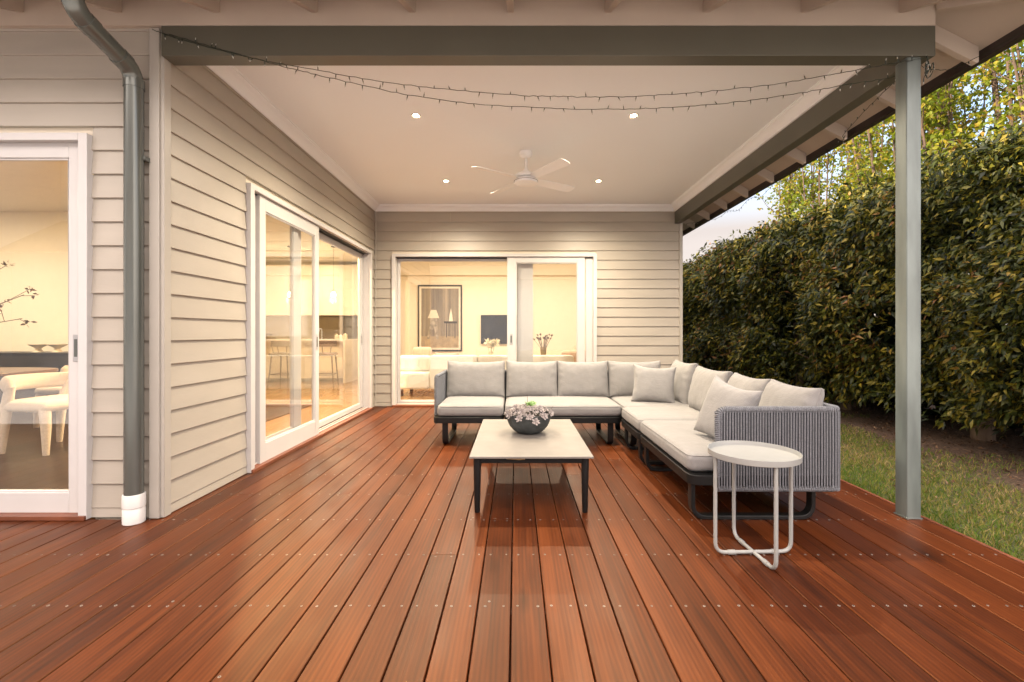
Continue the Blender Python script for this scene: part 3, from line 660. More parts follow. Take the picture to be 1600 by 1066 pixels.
def pendant(x, y, lab):
    t = thing('pendant_lamp', lab, 'pendant lamp', (x, y, 3.10), 0, 'pendant lamps over the kitchen island')
    s = MB(); s.lathe([(0, 0), (.055, 0), (.055, -.025), (0, -.028)], n=20); s.build('canopy', M_BLACK, t, smooth=True)
    s = MB(); s.tube([(0, 0, -.02), (0, 0, -.98)], .003, 6); s.build('cord', M_BLACK, t)
    s = MB(); s.lathe([(0, -.96), (.022, -.97), (.022, -1.03), (.0, -1.035)], n=14); s.build('lamp_holder', M_STEEL, t, smooth=True)
    s = MB(); s.lathe([(.0001, -1.03), (.02, -1.035), (.045, -1.07), (.05, -1.10), (.04, -1.135), (.0001, -1.15)], n=20); s.build('bulb', M_BULB, t, smooth=True)
    l = bpy.data.lights.new('bulb_light', 'POINT'); l.energy = 14*ROOM_W; l.color = (1, .80, .55); l.shadow_soft_size = .08
    o = bpy.data.objects.new('bulb_light', l); COL.objects.link(o); o.parent = t; o.location = (0, 0, -1.22)
pendant(-4.11, 10.5, 'bare bulb pendant on a thin cord, seen through the right half of the side door')
pendant(-5.09, 10.5, 'bare bulb pendant seen through the glass of the outer side door leaf')
pendant(-6.05, 10.5, 'bare bulb pendant at the far left end of the island')

# living room behind the back door
t = thing('living_room_sofa', 'ivory modular indoor sofa with its back to the glass door', 'sofa', (-1.2, 8.2, .0245))
def soft(name, w, d, h, loc, m, par, r=.04, dome=.0, wob=0, seed=0):
    o = rbox(w, d, h, r, 10, dome, wob, seed).build(name, m, par, smooth=True, angle=80); weld(o); o.location = loc; return o
soft('seat', .60, .95, .30, (-.63, .45, .275), M_LINEN, t, .05)
soft('seat', 2.55, .70, .30, (.95, .75, .275), M_LINEN, t, .05)
for xx in (.095, .95, 1.805): soft('backrest', .845, .24, .60, (xx, .12, .425), M_LINEN, t, .04)
soft('cushion', .62, .20, .30, (-.64, .30, .565), M_LINEN, t, .08)
s = MB()
for x in (-.85, .0, .1, 2.5):
    s.box(x, .05, 0, x+.05, .10, .125); s.box(x, .82, 0, x+.05, .87, .125)
s.build('feet', M_DARKWOOD, t)
t = thing('framed_picture', 'tall framed picture of curtains, a lamp and a small table on the living room wall', 'picture', (-1.87, 11.495, 1.51))
W2, H2 = .545, .815
s = MB(); s.box(-W2, -.035, -H2, -W2+.035, -.001, H2); s.box(W2-.035, -.035, -H2, W2, -.001, H2); s.box(-W2+.035, -.035, -H2, W2-.035, -.001, -H2+.035); s.box(-W2+.035, -.035, H2-.035, W2-.035, -.001, H2); s.build('frame', M_BLACK, t, bevel=.003)
s = MB(); s.box(-W2+.036, -.012, -H2+.036, W2-.036, -.002, H2-.036); s.build('mount', M_ARTW, t)
m_cur = mat('picture curtains', (.20, .165, .12), .5, var=.75, vscale=2.0, stretch=(5, 1, .12))
s = MB(); s.box(-.46, -.0145, -.45, .46, -.0122, .73); s.box(-.46, -.0145, -.73, .46, -.0122, -.4503, 1); s.build('print', [m_cur, mat('picture floor', (.33, .25, .15), .5, var=.3, vscale=6)], t)
s = MB(); s.prism([(-.30, .0), (-.02, .0), (-.09, .20), (-.22, .20)], 'y', -.0175, -.0147); s.build('printed_lamp_shade', M_ARTW, t)
s = MB(); s.prism([(-.24, 0), (-.08, 0), (-.06, -.25), (-.03, -.52), (-.09, -.52), (-.14, -.25), (-.20, -.30), (-.26, -.52), (-.32, -.50), (-.25, -.2)], 'y', -.0175, -.0147); s.build('printed_lamp_base', mat('picture grey', (.32, .28, .22), .5, var=.6, vscale=12), t)
s = MB(); s.box(.10, -.0175, -.13, .42, -.0147, -.08); s.box(.15, -.0175, -.48, .17, -.0147, -.131); s.box(.36, -.0175, -.50, .38, -.0147, -.131); s.build('printed_table', M_BLACK, t)
s = MB(); s.prism([(.22, -.079), (.32, -.079), (.30, .1), (.285, .16), (.27, .25), (.255, .16), (.24, .1)], 'y', -.0175, -.0147); s.build('printed_vase', M_ARTW, t)
t = thing('television', 'flat black television on the living room wall', 'television', (-.24, 11.495, 1.23))
s = MB(); s.box(-.62, -.06, -.355, .62, -.001, .355); s.build('casing', M_BLACK, t, bevel=.006); s = MB(); s.box(-.605, -.0625, -.34, .605, -.0605, .34); s.build('screen', M_TV, t)
t = thing('low_cabinet', 'long low cream cabinet below the television', 'cabinet', (0.3, 11.495, .0245)); s = MB(); s.box(-1.3, -.45, .1, 1.9, -.001, .46); s.build('body', M_CAB, t, bevel=.004); s = MB(); s.box(-1.33, -.47, .461, 1.93, -.001, .49); s.build('top', M_MARBLE, t, bevel=.003)
def flowers(name, label, loc, hv, rv, spread, nst, mflower, mv, h0, fs):
    t = thing(name, label, 'vase of flowers', loc)
    s = MB(); s.lathe([(0, 0), (rv*.6, 0), (rv*.8, hv*.3), (rv, hv), (rv*.9, hv), (rv*.7, hv*.3), (0, .02)], n=20); s.build('vase', mv, t, smooth=True)
    s = MB(); rs = random.Random(hash(label) % 7 + 3); ends = []
    for i in range(nst):
        a = rs.uniform(0, 6.28); q = rs.uniform(.2, 1)*spread; e = Vector((q*math.cos(a), q*math.sin(a)*.6, hv+h0*rs.uniform(.55, 1))); ends.append(e)
        s.tube([(0, 0, .05), (e.x*.35, e.y*.35, hv), tuple(e)], .003, 5)
    s.build('stems', M_STEM if mflower is M_PETAL else M_TWIG, t)
    P = []; D = []
    for e in ends:
        for j in range(14):
            d = np.array([rs.gauss(0, 1), rs.gauss(0, 1), rs.gauss(.4, .8)]); P.append(np.array(e)); D.append(d)
    P = np.array(P); D = np.array(D); n = len(P)
    leaves('blossoms', P, D, rng.normal(size=(n, 3)), np.full(n, fs), np.full(n, fs*.5), mflower, t, .1, .2)
flowers('flower_vase', 'vase of white lilies standing behind the ivory sofa back', (-.50, 9.3, .58), .14, .05, .14, 9, M_PETAL, M_CERAM, .20, .11)
flowers('dried_flower_vase', 'tapered vase of small dark dried flowers seen through the sliding leaf', (.55, 9.3, .62), .24, .065, .22, 26, M_TWIG, mat('bronze vase', (.24, .17, .09), .4), .26, .03)
t = thing('console_table', 'narrow pale console behind the ivory sofa carrying both flower vases', 'console table', (.1, 9.3, .0245)); s = MB(); s.box(-.8, -.18, .555, .75, .18, .5945); s.build('top', M_CAB, t, bevel=.003)
for x in (-.78, .71):
    s = MB(); s.box(x, -.16, 0, x+.03, .16, .554); s.build('leg', M_CAB, t)
for o in [o for o in bpy.data.objects if o.name in ('flower_vase', 'dried_flower_vase')]: o.location.z = .62
t = thing('armchair', 'round backed blush armchair behind the ivory sofa, below the framed picture', 'armchair', (-1.95, 10.0, .0245)); soft('seat', .6, .6, .3, (0, 0, .27), M_PINK, t, .08); soft('backrest', .40, .14, .52, (0, -.28, .57), M_PINK, t, .065)
t = thing('armchair', 'blush armchair beyond the glass leaf at the right end of the living room', 'armchair', (1.25, 9.9, .0245)); soft('seat', .7, .6, .3, (0, 0, .27), M_PINK, t, .08); soft('backrest', .62, .14, .48, (0, -.28, .52), M_PINK, t, .065)
o = pillow(.44, .30, .14, 5, 16).build('throw_pillow', M_PINK, None, smooth=True, angle=80); weld(o); o.location = (-1.27, 8.55, .49); o.rotation_euler = (R(-8), 0, 0)
tag(o, 'blush pillow peeking over the ivory indoor sofa back', 'pillow')

# dining area seen through the front door
t = thing('dining_table', 'dark timber dining table with a ribbed drum base, beside the boucle chair', 'dining table', (-6.0, 4.75, .0245))
s = MB(); s.prism([(1.05*math.copysign(abs(math.cos(a))**.5, math.cos(a)), .52*math.copysign(abs(math.sin(a))**.5, math.sin(a))) for a in [2*math.pi*i/64 for i in range(64)]], 'z', .70, .735); s.build('table_top', M_TABWOOD, t, bevel=.006)
s = MB(); n = 120; s.prism([((.34+.008*(i % 2))*2*math.cos(2*math.pi*i/n), (.20+.006*(i % 2))*math.sin(2*math.pi*i/n)*1.3) for i in range(n)], 'z', 0, .699); s.build('base', M_DARKWOOD, t)
def boucle_chair(label, loc, rz):
    t = thing('dining_chair', label, 'dining chair', loc, rz, 'cream boucle dining chairs')
    soft('seat', .54, .52, .10, (0, 0, .435), M_BOUCLE, t, .05, .01)
    P = [(.27*math.cos(a), -.10-.20*math.sin(a), .64) for a in [math.pi*(i/16) for i in range(17)]]
    s = MB(); prof = [(.042*math.cos(q), .075*math.sin(q)) for q in [2*math.pi*i/14 for i in range(14)]]
    s.sweep(P, prof, scale=[.6]+[1]*15+[.6]); s.build('backrest', M_BOUCLE, t, smooth=True, angle=80)
    for sx in (-1, 1):
        s = MB(); s.tube([(sx*.22, .20, .43), (sx*.235, .235, .25), (sx*.24, .24, .001)], .03, 12, radii=[.046, .038, .024]); s.build('leg', M_BOUCLE, t, smooth=True)
        s = MB(); s.tube([(sx*.255, -.12, .63), (sx*.23, -.20, .43), (sx*.24, -.24, .001)], .03, 12, radii=[.036, .044, .024]); s.build('leg', M_BOUCLE, t, smooth=True)
    return t
c1 = boucle_chair('cream boucle dining chair standing nearest the glass of the front sliding door', (-4.47, 4.50, .0345), R(-98))
copy_tree(c1, None, (-5.4, 5.72, .0245), R(180), 'cream boucle dining chair on the far side of the dark dining table')
t = MB(); t.box(-10.5, 3.12, .0252, -3.15, 7.3, .034); t = t.build('dining_rug', mat('dark brown flatweave rug', (.028, .019, .015), .3, var=.2, vscale=4)); tag(t, 'dark brown floor covering beneath the dining table and boucle chairs', 'rug')
t = thing('sideboard', 'low black sideboard against the warm dining wall', 'sideboard', (-7.9, 7.49, .0245))
s = MB(); s.box(-1.2, -.48, .08, 1.25, -.002, .80); s.build('body', M_DARKWOOD, t, bevel=.004); s = MB(); s.box(-1.22, -.5, .8005, 1.27, -.002, .825); s.build('top', M_DARKWOOD, t, bevel=.003)
s = MB(); s.box(-1.1, -.42, 0, 1.15, -.05, .079); s.build('plinth', M_BLACK, t)
for i, (x, lab) in enumerate(((-7.42, 'footed cream bowl at the left on the black sideboard'), (-7.12, 'footed cream bowl nearest the right end of the black sideboard'))):
    t = thing('footed_bowl', lab, 'bowl', (x, 7.24, .85), 0, 'footed bowls on the sideboard'); s = MB(); s.lathe([(0, 0), (.07, 0), (.05, .02), (.03, .05), (.05, .07), (.13, .12), (.125, .125), (.0, .08)], n=24); s.build('bowl', M_CERAM, t, smooth=True)
t = thing('branch_vase', 'tall arrangement of bare twigs with small leaves behind the front door glass', 'vase', (-6.05, 4.85, .76))
s = MB(); s.lathe([(0, 0), (.08, 0), (.11, .12), (.07, .26), (.05, .3), (.06, .33), (.05, .33), (.03, .28), (0, .1)], n=24); s.build('vase', M_CERAM, t, smooth=True)
rs = random.Random(4); s = MB(); Pl = []; Dl = []
for i in range(10):
    e = Vector((.12+.075*i, rs.uniform(-.3, .2), 1.08-.06*i+.10*(i % 3))); m1 = e*.5+Vector((-.08, 0, .18)); s.tube([(0, 0, .2), tuple(m1), tuple(e)], .0042, 5)
    for k in range(3):
        b0 = m1.lerp(e, .35+.3*k); b1 = b0+Vector((rs.uniform(.0, .2), rs.uniform(-.1, .1), rs.uniform(-.05, .15))); s.tube([tuple(b0), tuple(b1)], .003, 5)
        for j in range(7): Pl.append(list(b1+Vector((rs.uniform(-.02, .02),)*3))); Dl.append([rs.gauss(0, 1), rs.gauss(0, 1), rs.gauss(.3, 1)])
s.build('branches', M_TWIG, t); n = len(Pl); leaves('twig_leaves', np.array(Pl), np.array(Dl), rng.normal(size=(n, 3)), np.full(n, .055), np.full(n, .024), M_TWIG, t)

# ------------------------------------------------------------------ verandah lights, fan, string lights
for (x, y, lab) in ((-.91, 4.246, 'left of the two nearer downlights in the verandah ceiling'), (1.073, 4.246, 'right of the two nearer downlights in the verandah ceiling'),
                    (-.91, 6.08, 'left of the two farther downlights, beside the fan'), (1.077, 6.08, 'right of the two farther downlights, beside the fan')):
    t = thing('downlight', 'lit recessed round downlight, '+lab, 'downlight', (x, y, CZ), 0, 'recessed downlights in the verandah ceiling')
    s = MB(); s.lathe([(.045, .0), (.045, -.004), (.040, -.006), (.032, -.001), (.023, -.0005)], n=28); s.build('trim', M_WHITE, t, smooth=True)
    s = MB(); s.lathe([(.023, -.002), (.0001, -.0025)], n=24); s.build('lens', M_LENS, t)
    l = bpy.data.lights.new('downlight_lamp', 'SPOT'); l.energy = PATIO_W; l.color = (1, .85, .64); l.spot_size = R(158); l.spot_blend = 1; l.shadow_soft_size = .03
    o = bpy.data.objects.new('downlight_lamp', l); COL.objects.link(o); o.parent = t; o.location = (0, 0, -.02)
FX, FY = .112, 5.11
t = thing('ceiling_fan', 'white four blade ceiling fan at rest in the middle of the verandah ceiling', 'ceiling fan', (FX, FY, CZ))
s = MB(); s.lathe([(0, -.0), (.070, -.0), (.072, -.012), (.066, -.045), (.045, -.065), (.02, -.07), (0, -.07)], n=32); s.build('canopy', M_FAN, t, smooth=True, angle=30)
s = MB(); s.tube([(0, 0, -.05), (0, 0, -.22)], .0125, 14); s.build('rod', M_FAN, t, smooth=True)
s = MB(); s.lathe([(0, -.19), (.03, -.19), (.042, -.225), (.045, -.235), (.115, -.248), (.124, -.262), (.124, -.285), (.09, -.292), (.09, -.300), (.126, -.304), (.130, -.318), (.124, -.345), (.10, -.352), (0, -.352)], n=40); s.build('motor', M_FAN, t, smooth=True, angle=30)
s = MB(); s.lathe([(.1295, -.3195), (.1315, -.3205), (.1315, -.3235), (.1295, -.3245)], n=40); s.build('trim_ring', M_STOOL, t, smooth=True)
for a in (35, 125, 215, 305):
    s = MB(); tilt = R(-12); V = []
    outl = [(.115, .030), (.16, .055), (.62, .068), (.655, .060), (.668, .035), (.668, -.035), (.655, -.060), (.62, -.068), (.16, -.055), (.115, -.030)]
    for z in (.004, -.004):
        for (x, y) in outl:
            V.append(Matrix.Rotation(R(a), 3, 'Z') @ Vector((x, y*math.cos(tilt), -.296+z+y*math.sin(tilt))))
    n = len(outl); s.add(V, [tuple(range(n)), tuple(range(2*n-1, n-1, -1))]+[(i, i+n, (i+1) % n+n, (i+1) % n) for i in range(n)]); s.build('blade', M_FAN, t, bevel=.0015)
def px_pt(x, y, Y): return Vector(((x-VX)/F_PX*Y, Y, CAMH-(y-VY)/F_PX*Y))
def catmull(P, k=14):
    P = [P[0]]+P+[P[-1]]; out = []
    for i in range(1, len(P)-2):
        a, b, c, d = P[i-1:i+3]
        for j in range(k):
            t = j/k; out.append(.5*((2*b)+(c-a)*t+(2*a-5*b+4*c-d)*t*t+(3*b-a-3*c+d)*t**3))
    return out+[P[-2]]
def string(label, pts, seed, step=.085):
    t = thing('string_lights', label, 'string lights', tuple(pts[0]), 0, 'unlit strings of fairy lights')
    o = pts[0]; C = catmull([p-o for p in pts]); rs = random.Random(seed)
    C = [p+Vector((0, rs.uniform(-.003, .003), rs.uniform(-.003, .003))) for p in C]
    s = MB(); s.tube(C, .0021, 5); acc = 0
    for a, b in zip(C[:-1], C[1:]):
        L = (b-a).length; acc += L
        if acc > step:
            acc = rs.uniform(-.02, .02); p = b; d = Vector((rs.uniform(-.4, .4), rs.uniform(-.6, .6), rs.choice((-1, -1, 1))*1.)).normalized()
            s.tube([p, p+d*.020], .0030, 6); s.tube([p+d*.020, p+d*.032], .0026, 6, radii=[.0028, .0014], mi=1)
    s.build('wire', [M_WIRE, M_FBULB], t)
Ys = 2.845
string('upper strand of small unlit fairy lights sagging below the front beam', [px_pt(*p) for p in ((238, 46, 2.84), (262, 55, 2.85), (320, 72, 2.85), (400, 92, 2.86), (480, 107, 2.90), (620, 131, 2.95), (780, 147, 3.0), (880, 151, 3.0), (980, 151, 3.0), (1080, 145, 2.97), (1200, 133, 2.93), (1330, 111, 2.88), (1400, 98, 2.86), (1450, 90, 2.85))], 1)
string('lower strand of small unlit fairy lights sagging deepest across the ceiling', [px_pt(*p) for p in ((262, 53, 2.84), (330, 73, 2.84), (420, 98, 2.86), (500, 118, 2.90), (620, 145, 2.95), (740, 162, 3.0), (880, 170, 3.02), (1000, 170, 3.0), (1120, 163, 2.97), (1240, 147, 2.93), (1330, 131, 2.89), (1400, 119, 2.97), (1440, 95, 2.98))], 2)
string('loose bundle of dark fairy light wire hanging beside the post top', [px_pt(*p) for p in ((1448, 88, 2.84), (1452, 104, 2.85), (1446, 118, 2.86), (1453, 108, 2.87), (1458, 98, 2.86), (1457, 112, 2.85), (1449, 122, 2.85), (1446, 105, 2.87), (1450, 92, 2.85), (1447, 112, 2.84), (1443, 124, 2.85))], 3, .04)
string('strand of fairy lights running from the post back along the side eave', [Vector(p) for p in ((2.52, 2.98, 2.84), (2.66, 3.45, 2.87), (2.82, 4.0, 2.86), (3.0, 4.30, 2.915), (3.03, 4.90, 2.90), (3.04, 5.2, 2.86), (3.06, 5.52, 2.915), (3.06, 5.8, 2.85), (3.07, 6.13, 2.91), (3.07, 6.45, 2.84), (3.07, 6.74, 2.91), (3.0, 7.0, 2.86), (2.70, 7.4, 2.88))], 4)
string('single dark wire looping down from the top right eave corner', [Vector(p) for p in ((3.05, 2.44, 3.0), (3.0, 2.75, 2.93), (2.93, 3.09, 2.915), (2.72, 3.03, 2.86), (2.56, 2.95, 2.84))], 5, .3)

# ------------------------------------------------------------------ sectional sofa
ZC = .30  # underside of the seat cushions
def rrect(x0, y0, x1, y1, r, n=5):
    P = []
    for (cx, cy, a) in ((x1-r, y1-r, 0), (x0+r, y1-r, 90), (x0+r, y0+r, 180), (x1-r, y0+r, 270)):
        for i in range(n+1): q = R(a+90*i/n); P.append((cx+r*math.cos(q), cy+r*math.sin(q)))
    return P
def sled(t, x, y0, y1):
    s = MB(); w, th = .029, .013
    P = fillet([(x, y0, .245), (x, y0, th), (x, y1, th), (x, y1, .245)], .085, 8)
    s.sweep(P, [(-w, -th), (w, -th), (w, th), (-w, th)], up=(0, -1, 0)); return s.build('leg', M_BLACK, t, smooth=True, bevel=.004, angle=50)
def woven(t, pts, z0, z1, r=.0047, pitch=.0165, name='rope_panel', side=1):
    """rope panel along a plan polyline"""
    s = MB(); P = [Vector((x, y, 0)) for x, y in pts]; seg = [(b-a).length for a, b in zip(P[:-1], P[1:])]; tot = sum(seg)
    def at(d):
        for a, b, L in zip(P[:-1], P[1:], seg):
            if d <= L: return a.lerp(b, d/L), (b-a).normalized()
            d -= L
        return P[-1], (P[-1]-P[-2]).normalized()
    n = int(tot/pitch); rs = random.Random(n); OUT = .016
    for i in range(n+1):
        p, d = at(tot*i/n); nn = Vector((-d.y, d.x, 0))
        for sg in (1, -1):
            q = p+nn*(OUT if sg > 0 else -OUT)+d*(pitch*.5 if sg < 0 else 0); s.tube([q+Vector((0, 0, z0)), q+Vector((rs.uniform(-.001, .001), rs.uniform(-.001, .001), (z0+z1)/2)), q+Vector((0, 0, z1))], r, 6)
    o = s.build(name, M_ROPE, t, smooth=True, angle=80)
    s = MB()      # dark flat bars the cords are wound over
    for f in (.0, .5, 1.):
        p, d = at(tot*f*.999+.0005); q = Vector((-d.y, d.x, 0)); s.add([p+d*a*.010+q*b*.006+Vector((0, 0, z)) for z in (z0, z1) for a, b in ((-1, -1), (1, -1), (1, 1), (-1, 1))], [(0, 1, 2, 3), (7, 6, 5, 4), (0, 4, 5, 1), (1, 5, 6, 2), (2, 6, 7, 3), (3, 7, 4, 0)])
    s.sweep([p+Vector((0, 0, (z0+z1)/2)) for p in P], [(-.0015, -(z1-z0)/2), (.0015, -(z1-z0)/2), (.0015, (z1-z0)/2), (-.0015, (z1-z0)/2)])  # thin dark sheet standing in for the shade between the cords
    s.build('bars_and_gap_shade', M_ROPED, t)
    return o
def rim(t, pts3, r=.017):
    """frame tube wound with rope"""
    s = MB(); P = [Vector(p) for p in pts3]; s.tube(P, r*.86, 10)
    # windings
    C = []; seg = []
    tot = sum((b-a).length for a, b in zip(P[:-1], P[1:])); n = int(tot/.011); d = 0
    acc = 0; idx = 0; L = [(b-a).length for a, b in zip(P[:-1], P[1:])]
    for k in range(n):
        dd = tot*(k+.5)/n; i = 0; q = dd
        while i < len(L)-1 and q > L[i]: q -= L[i]; i += 1
        T = (P[i+1]-P[i]).normalized(); c = P[i]+T*q
        u = T.cross(Vector((.3, .2, 1))).normalized() if abs(T.z) < .9 else T.cross(Vector((1, 0, 0))).normalized(); v = T.cross(u)
        ring = [c+(u*math.cos(a)+v*math.sin(a))*r+T*.002*math.sin(a) for a in [2*math.pi*j/10 for j in range(10)]]
        s.tube(ring, .0048, 4, closed=True)
    return s.build('wrapped_frame', M_ROPE, t, smooth=True, angle=80)
def module(label, w, d, loc, rz, back=True, arm=None, nback=1, corner=False, seeds=(1, 2), lean=12, sleds=(.11, .11)):
    """local: x along the run (0..w), y depth (0 front .. d back)"""
    t = thing('sofa_section', label, 'outdoor sofa', loc, rz, 'sections of the outdoor corner sofa')
    s = MB(); s.prism(rrect(.004, .0, w-.004, d-.01, .07), 'z', .235, .295); s.build('seat_frame', M_BLACK, t, bevel=.004)
    sled(t, sleds[0], .05, d-.12); sled(t, w-sleds[1], .05, d-.12)
    x0 = .008; x1 = w-.008; dy = d-.06
    if arm == 'l': x0 = .045
    if arm == 'r': x1 = w-.045
    o = rbox(x1-x0, dy, .115, .042, 18, .014, .004, seeds[0]).build('seat_cushion', M_CUSH, t, smooth=True, angle=80); weld(o); o.location = ((x0+x1)/2, .005+dy/2, ZC+.0555)
    # piping along the top edge of the seat cushion
    s = MB(); s.tube([(p, q, ZC+.10) for p, q in rrect(x0+.008, .012, x1-.008, dy-.003, .045)], .0035, 6, closed=True); s.build('cushion_piping', M_CUSH, t, smooth=True)
    zt = .69; zb = .215
    pl = []; 
    if back or arm or corner:
        A = .17; pts = []
        if arm == 'l': pts = [(.012, A), (.012, d-.06), (.02, d-.02), (.06, d-.012), (w, d-.012)]
        elif arm == 'r': pts = [(0, d-.012), (w-.06, d-.012), (w-.02, d-.02), (w-.012, d-.06), (w-.012, A)]
        elif corner: pts = [(0, d-.012), (w-.06, d-.012), (w-.02, d-.02), (w-.012, d-.06), (w-.012, 0)]
        else: pts = [(0, d-.012), (w, d-.012)]
        woven(t, pts, zb+.01, zt-.012)
        P3 = [(x, y, zt) for x, y in pts]
        if arm == 'l': P3 = fillet([(.012, A, zb+.07), (.012, A, zt)]+P3[1:], .05, 6)
        elif arm == 'r': P3 = fillet(P3[:-1]+[(w-.012, A, zt), (w-.012, A, zb+.07)], .05, 6)
        rim(t, P3)
        P3b = [(x, y, zb) for x, y in pts]; rim(t, P3b, .015)
    # back cushions
    cw = (x1-x0)/nback
    for i in range(nback):
        hh = .42; mb = pillow(cw-.004, hh, .20, seeds[1]+i, 40, edge=.16, pinch=.02, wr=.012); o = mb.build('back_cushion', M_CUSH, t, smooth=True, angle=85); weld(o)
        o.location = (x0+cw*(i+.5), d-.21, ZC+.108); o.rotation_euler = (R(-lean), 0, random.uniform(-.02, .02))
    return t
D = .88
YFs = 4.70
module('left end section of the outdoor sofa with a rope woven arm, behind the coffee table', .725, D, (-.845, YFs, 0), 0, arm='l', seeds=(1, 11), sleds=(.125, .09))
module('wide middle section of the outdoor sofa facing the camera, behind the succulent bowl', 1.20, D, (-.12, YFs, 0), 0, nback=2, seeds=(2, 21), sleds=(.09, .115))
# corner: back along +y and +x
tcn = module('corner section of the outdoor sofa where the square pillow leans', .87, .93, (1.08, YFs-.05, 0), 0, corner=True, nback=1, seeds=(3, 33))
for c in kids(tcn):
    if c.name.startswith('back_cushion'):
        c.scale = (.72, 1, 1); c.location.x = .30
mb = pillow(.66, .44, .20, 37, 40, edge=.16, pinch=.02, wr=.012); o = mb.build('back_cushion', M_CUSH, tcn, smooth=True, angle=85); weld(o); o.location = (.87-.20, .44, ZC+.108); o.rotation_euler = (R(-14), 0, R(-92))
# right run: rotated so that local x runs towards -y and depth runs towards +x
module('narrow section of the outdoor sofa between its corner and near end', .70, D+.03, (1.04, 4.65, 0), R(-90), nback=1, seeds=(4, 41), sleds=(.06, .13))
module('near end sofa section with a grey rope arm, behind the round side table', 1.17, D+.03, (1.04, 3.95, 0), R(-90), arm='r', nback=2, seeds=(5, 53), sleds=(.06, .11), lean=17)
def throw(label, w, h, loc, rot, seed):
    o = pillow(w, h, .15, seed, 40, edge=.05, pinch=.11, wr=.012).build('throw_pillow', M_PILL, None, smooth=True, angle=85); weld(o); o.location = loc; o.rotation_euler = rot
    return tag(o, label, 'pillow', 'square throw pillows on the outdoor sofa')
throw('square linen throw pillow leaning in the corner of the outdoor sofa', .44, .40, (1.43, 4.86, ZC+.118), (R(-16), R(3), R(-14)), 61)
throw('square linen throw pillow propped against the near rope arm of the outdoor sofa', .44, .42, (1.33, 3.13, ZC+.125), (R(-20), R(8), R(-76)), 67)

# ------------------------------------------------------------------ coffee table, bowl, side table
t = thing('coffee_table', 'rectangular coffee table with pale stone top and black tapered legs', 'coffee table', (.098, 3.565, 0))
s = MB(); s.box(-.392, -.635, .357, .392, .635, .370); s.build('table_top', M_TABLE, t, bevel=.002)
s = MB()
for sx in (-1, 1): s.box(sx*.338-.012, -.56, .318, sx*.338+.012, .56, .356)
for sy in (-1, 1): s.box(-.326, sy*.585-.012, .318, .326, sy*.585+.012, .356)
s.build('apron', M_BLACK, t, bevel=.003)
for sx in (-1, 1):
    for sy in (-1, 1):
        s = MB(); s.tube([(sx*.345, sy*.583, .356), (sx*.345, sy*.583, .30), (sx*.345, sy*.578, .004), (sx*.345, sy*.578, .0)], .021, 18, radii=[.0245, .0245, .0180, .016]); s.build('leg', M_BLACK, t, smooth=True, angle=50)
s = MB(); s.add([(-.155, -.600, .356), (-.040, -.600, .356), (-.040, -.606, .343), (-.075, -.606, .341), (-.16, -.606, .347), (-.155, -.5985, .356), (-.040, -.5985, .356), (-.040, -.6045, .343), (-.075, -.6045, .341), (-.16, -.6045, .347)],
             [(0, 1, 2, 3, 4), (9, 8, 7, 6, 5), (0, 5, 6, 1), (1, 6, 7, 2), (2, 7, 8, 3), (3, 8, 9, 4), (4, 9, 5, 0)]); s.build('care_tag', M_TAG, t)
bx, by, bz = .100, 3.64, .3705
t = thing('succulent_bowl', 'round charcoal bowl packed with pale pink succulents on the coffee table', 'plant bowl', (bx, by, bz))
prof = [(0, 0), (.075, 0), (.088, .004), (.120, .025), (.148, .056), (.165, .092), (.1735, .132), (.1745, .152), (.171, .1545), (.162, .152), (.158, .130), (.0, .125)]
s = MB(); s.lathe(prof, n=56); s.build('bowl', M_BOWL, t, smooth=True, angle=35)
s = MB(); s.lathe([(.158, .128), (.08, .145), (0, .15)], n=24); s.build('soil', M_SOIL, t, smooth=True)
def rosette(c, r, axis, nl, m, seed):
    rs = random.Random(seed); s = MB(); A = Vector(axis).normalized(); U = A.cross(Vector((.3, 1, .2))).normalized(); Vv = A.cross(U)
    for i in range(nl):
        f = i/nl; ang = i*2.39996; d = (U*math.cos(ang)+Vv*math.sin(ang)); el_ = R(78-68*f+rs.uniform(-6, 6)); D_ = d*math.cos(el_)+A*math.sin(el_)
        L = r*(.35+.65*f)*rs.uniform(.9, 1.1); w = L*.22+.001; T = D_.cross(A).normalized(); Nn = T.cross(D_).normalized(); c0 = Vector(c)+D_*r*.06
        V = [c0, c0+D_*L*.62+T*w, c0+D_*L*.62-T*w, c0+D_*L*.6+Nn*w*.55, c0+D_*L*.6-Nn*w*.55, c0+D_*L+A*L*.12]
        s.add(V, [(0, 1, 3), (0, 3, 2), (0, 4, 1), (0, 2, 4), (5, 3, 1), (5, 2, 3), (5, 1, 4), (5, 4, 2)])
    return s.build('rosette', m, t, smooth=True, angle=80)
rs = random.Random(9); pts = []
for i in range(64):
    f = math.sqrt((i+.5)/64); a = i*2.39996; q = f*.160; x = q*math.cos(a); y = q*math.sin(a); z = .192-.040*f**3+rs.uniform(-.012, .014)
    if f > .93: z -= .012
    pts.append((x, y, z))
for i, (x, y, z) in enumerate(pts):
    grn = (abs(x-.02) < .03 and -.13 < y < .02 and z > .15 and not any(g_ for g_ in [0]))
    rosette((x, y, z), rs.uniform(.024, .032), (x*3.2, y*3.2-.05, .55), 17, M_SUCC, i)
rosette((.005, -.070, .222), .046, (.1, -.3, 1), 26, M_SUCCG, 99); rosette((.035, .02, .218), .036, (.1, -.2, 1), 24, M_SUCCG, 98)
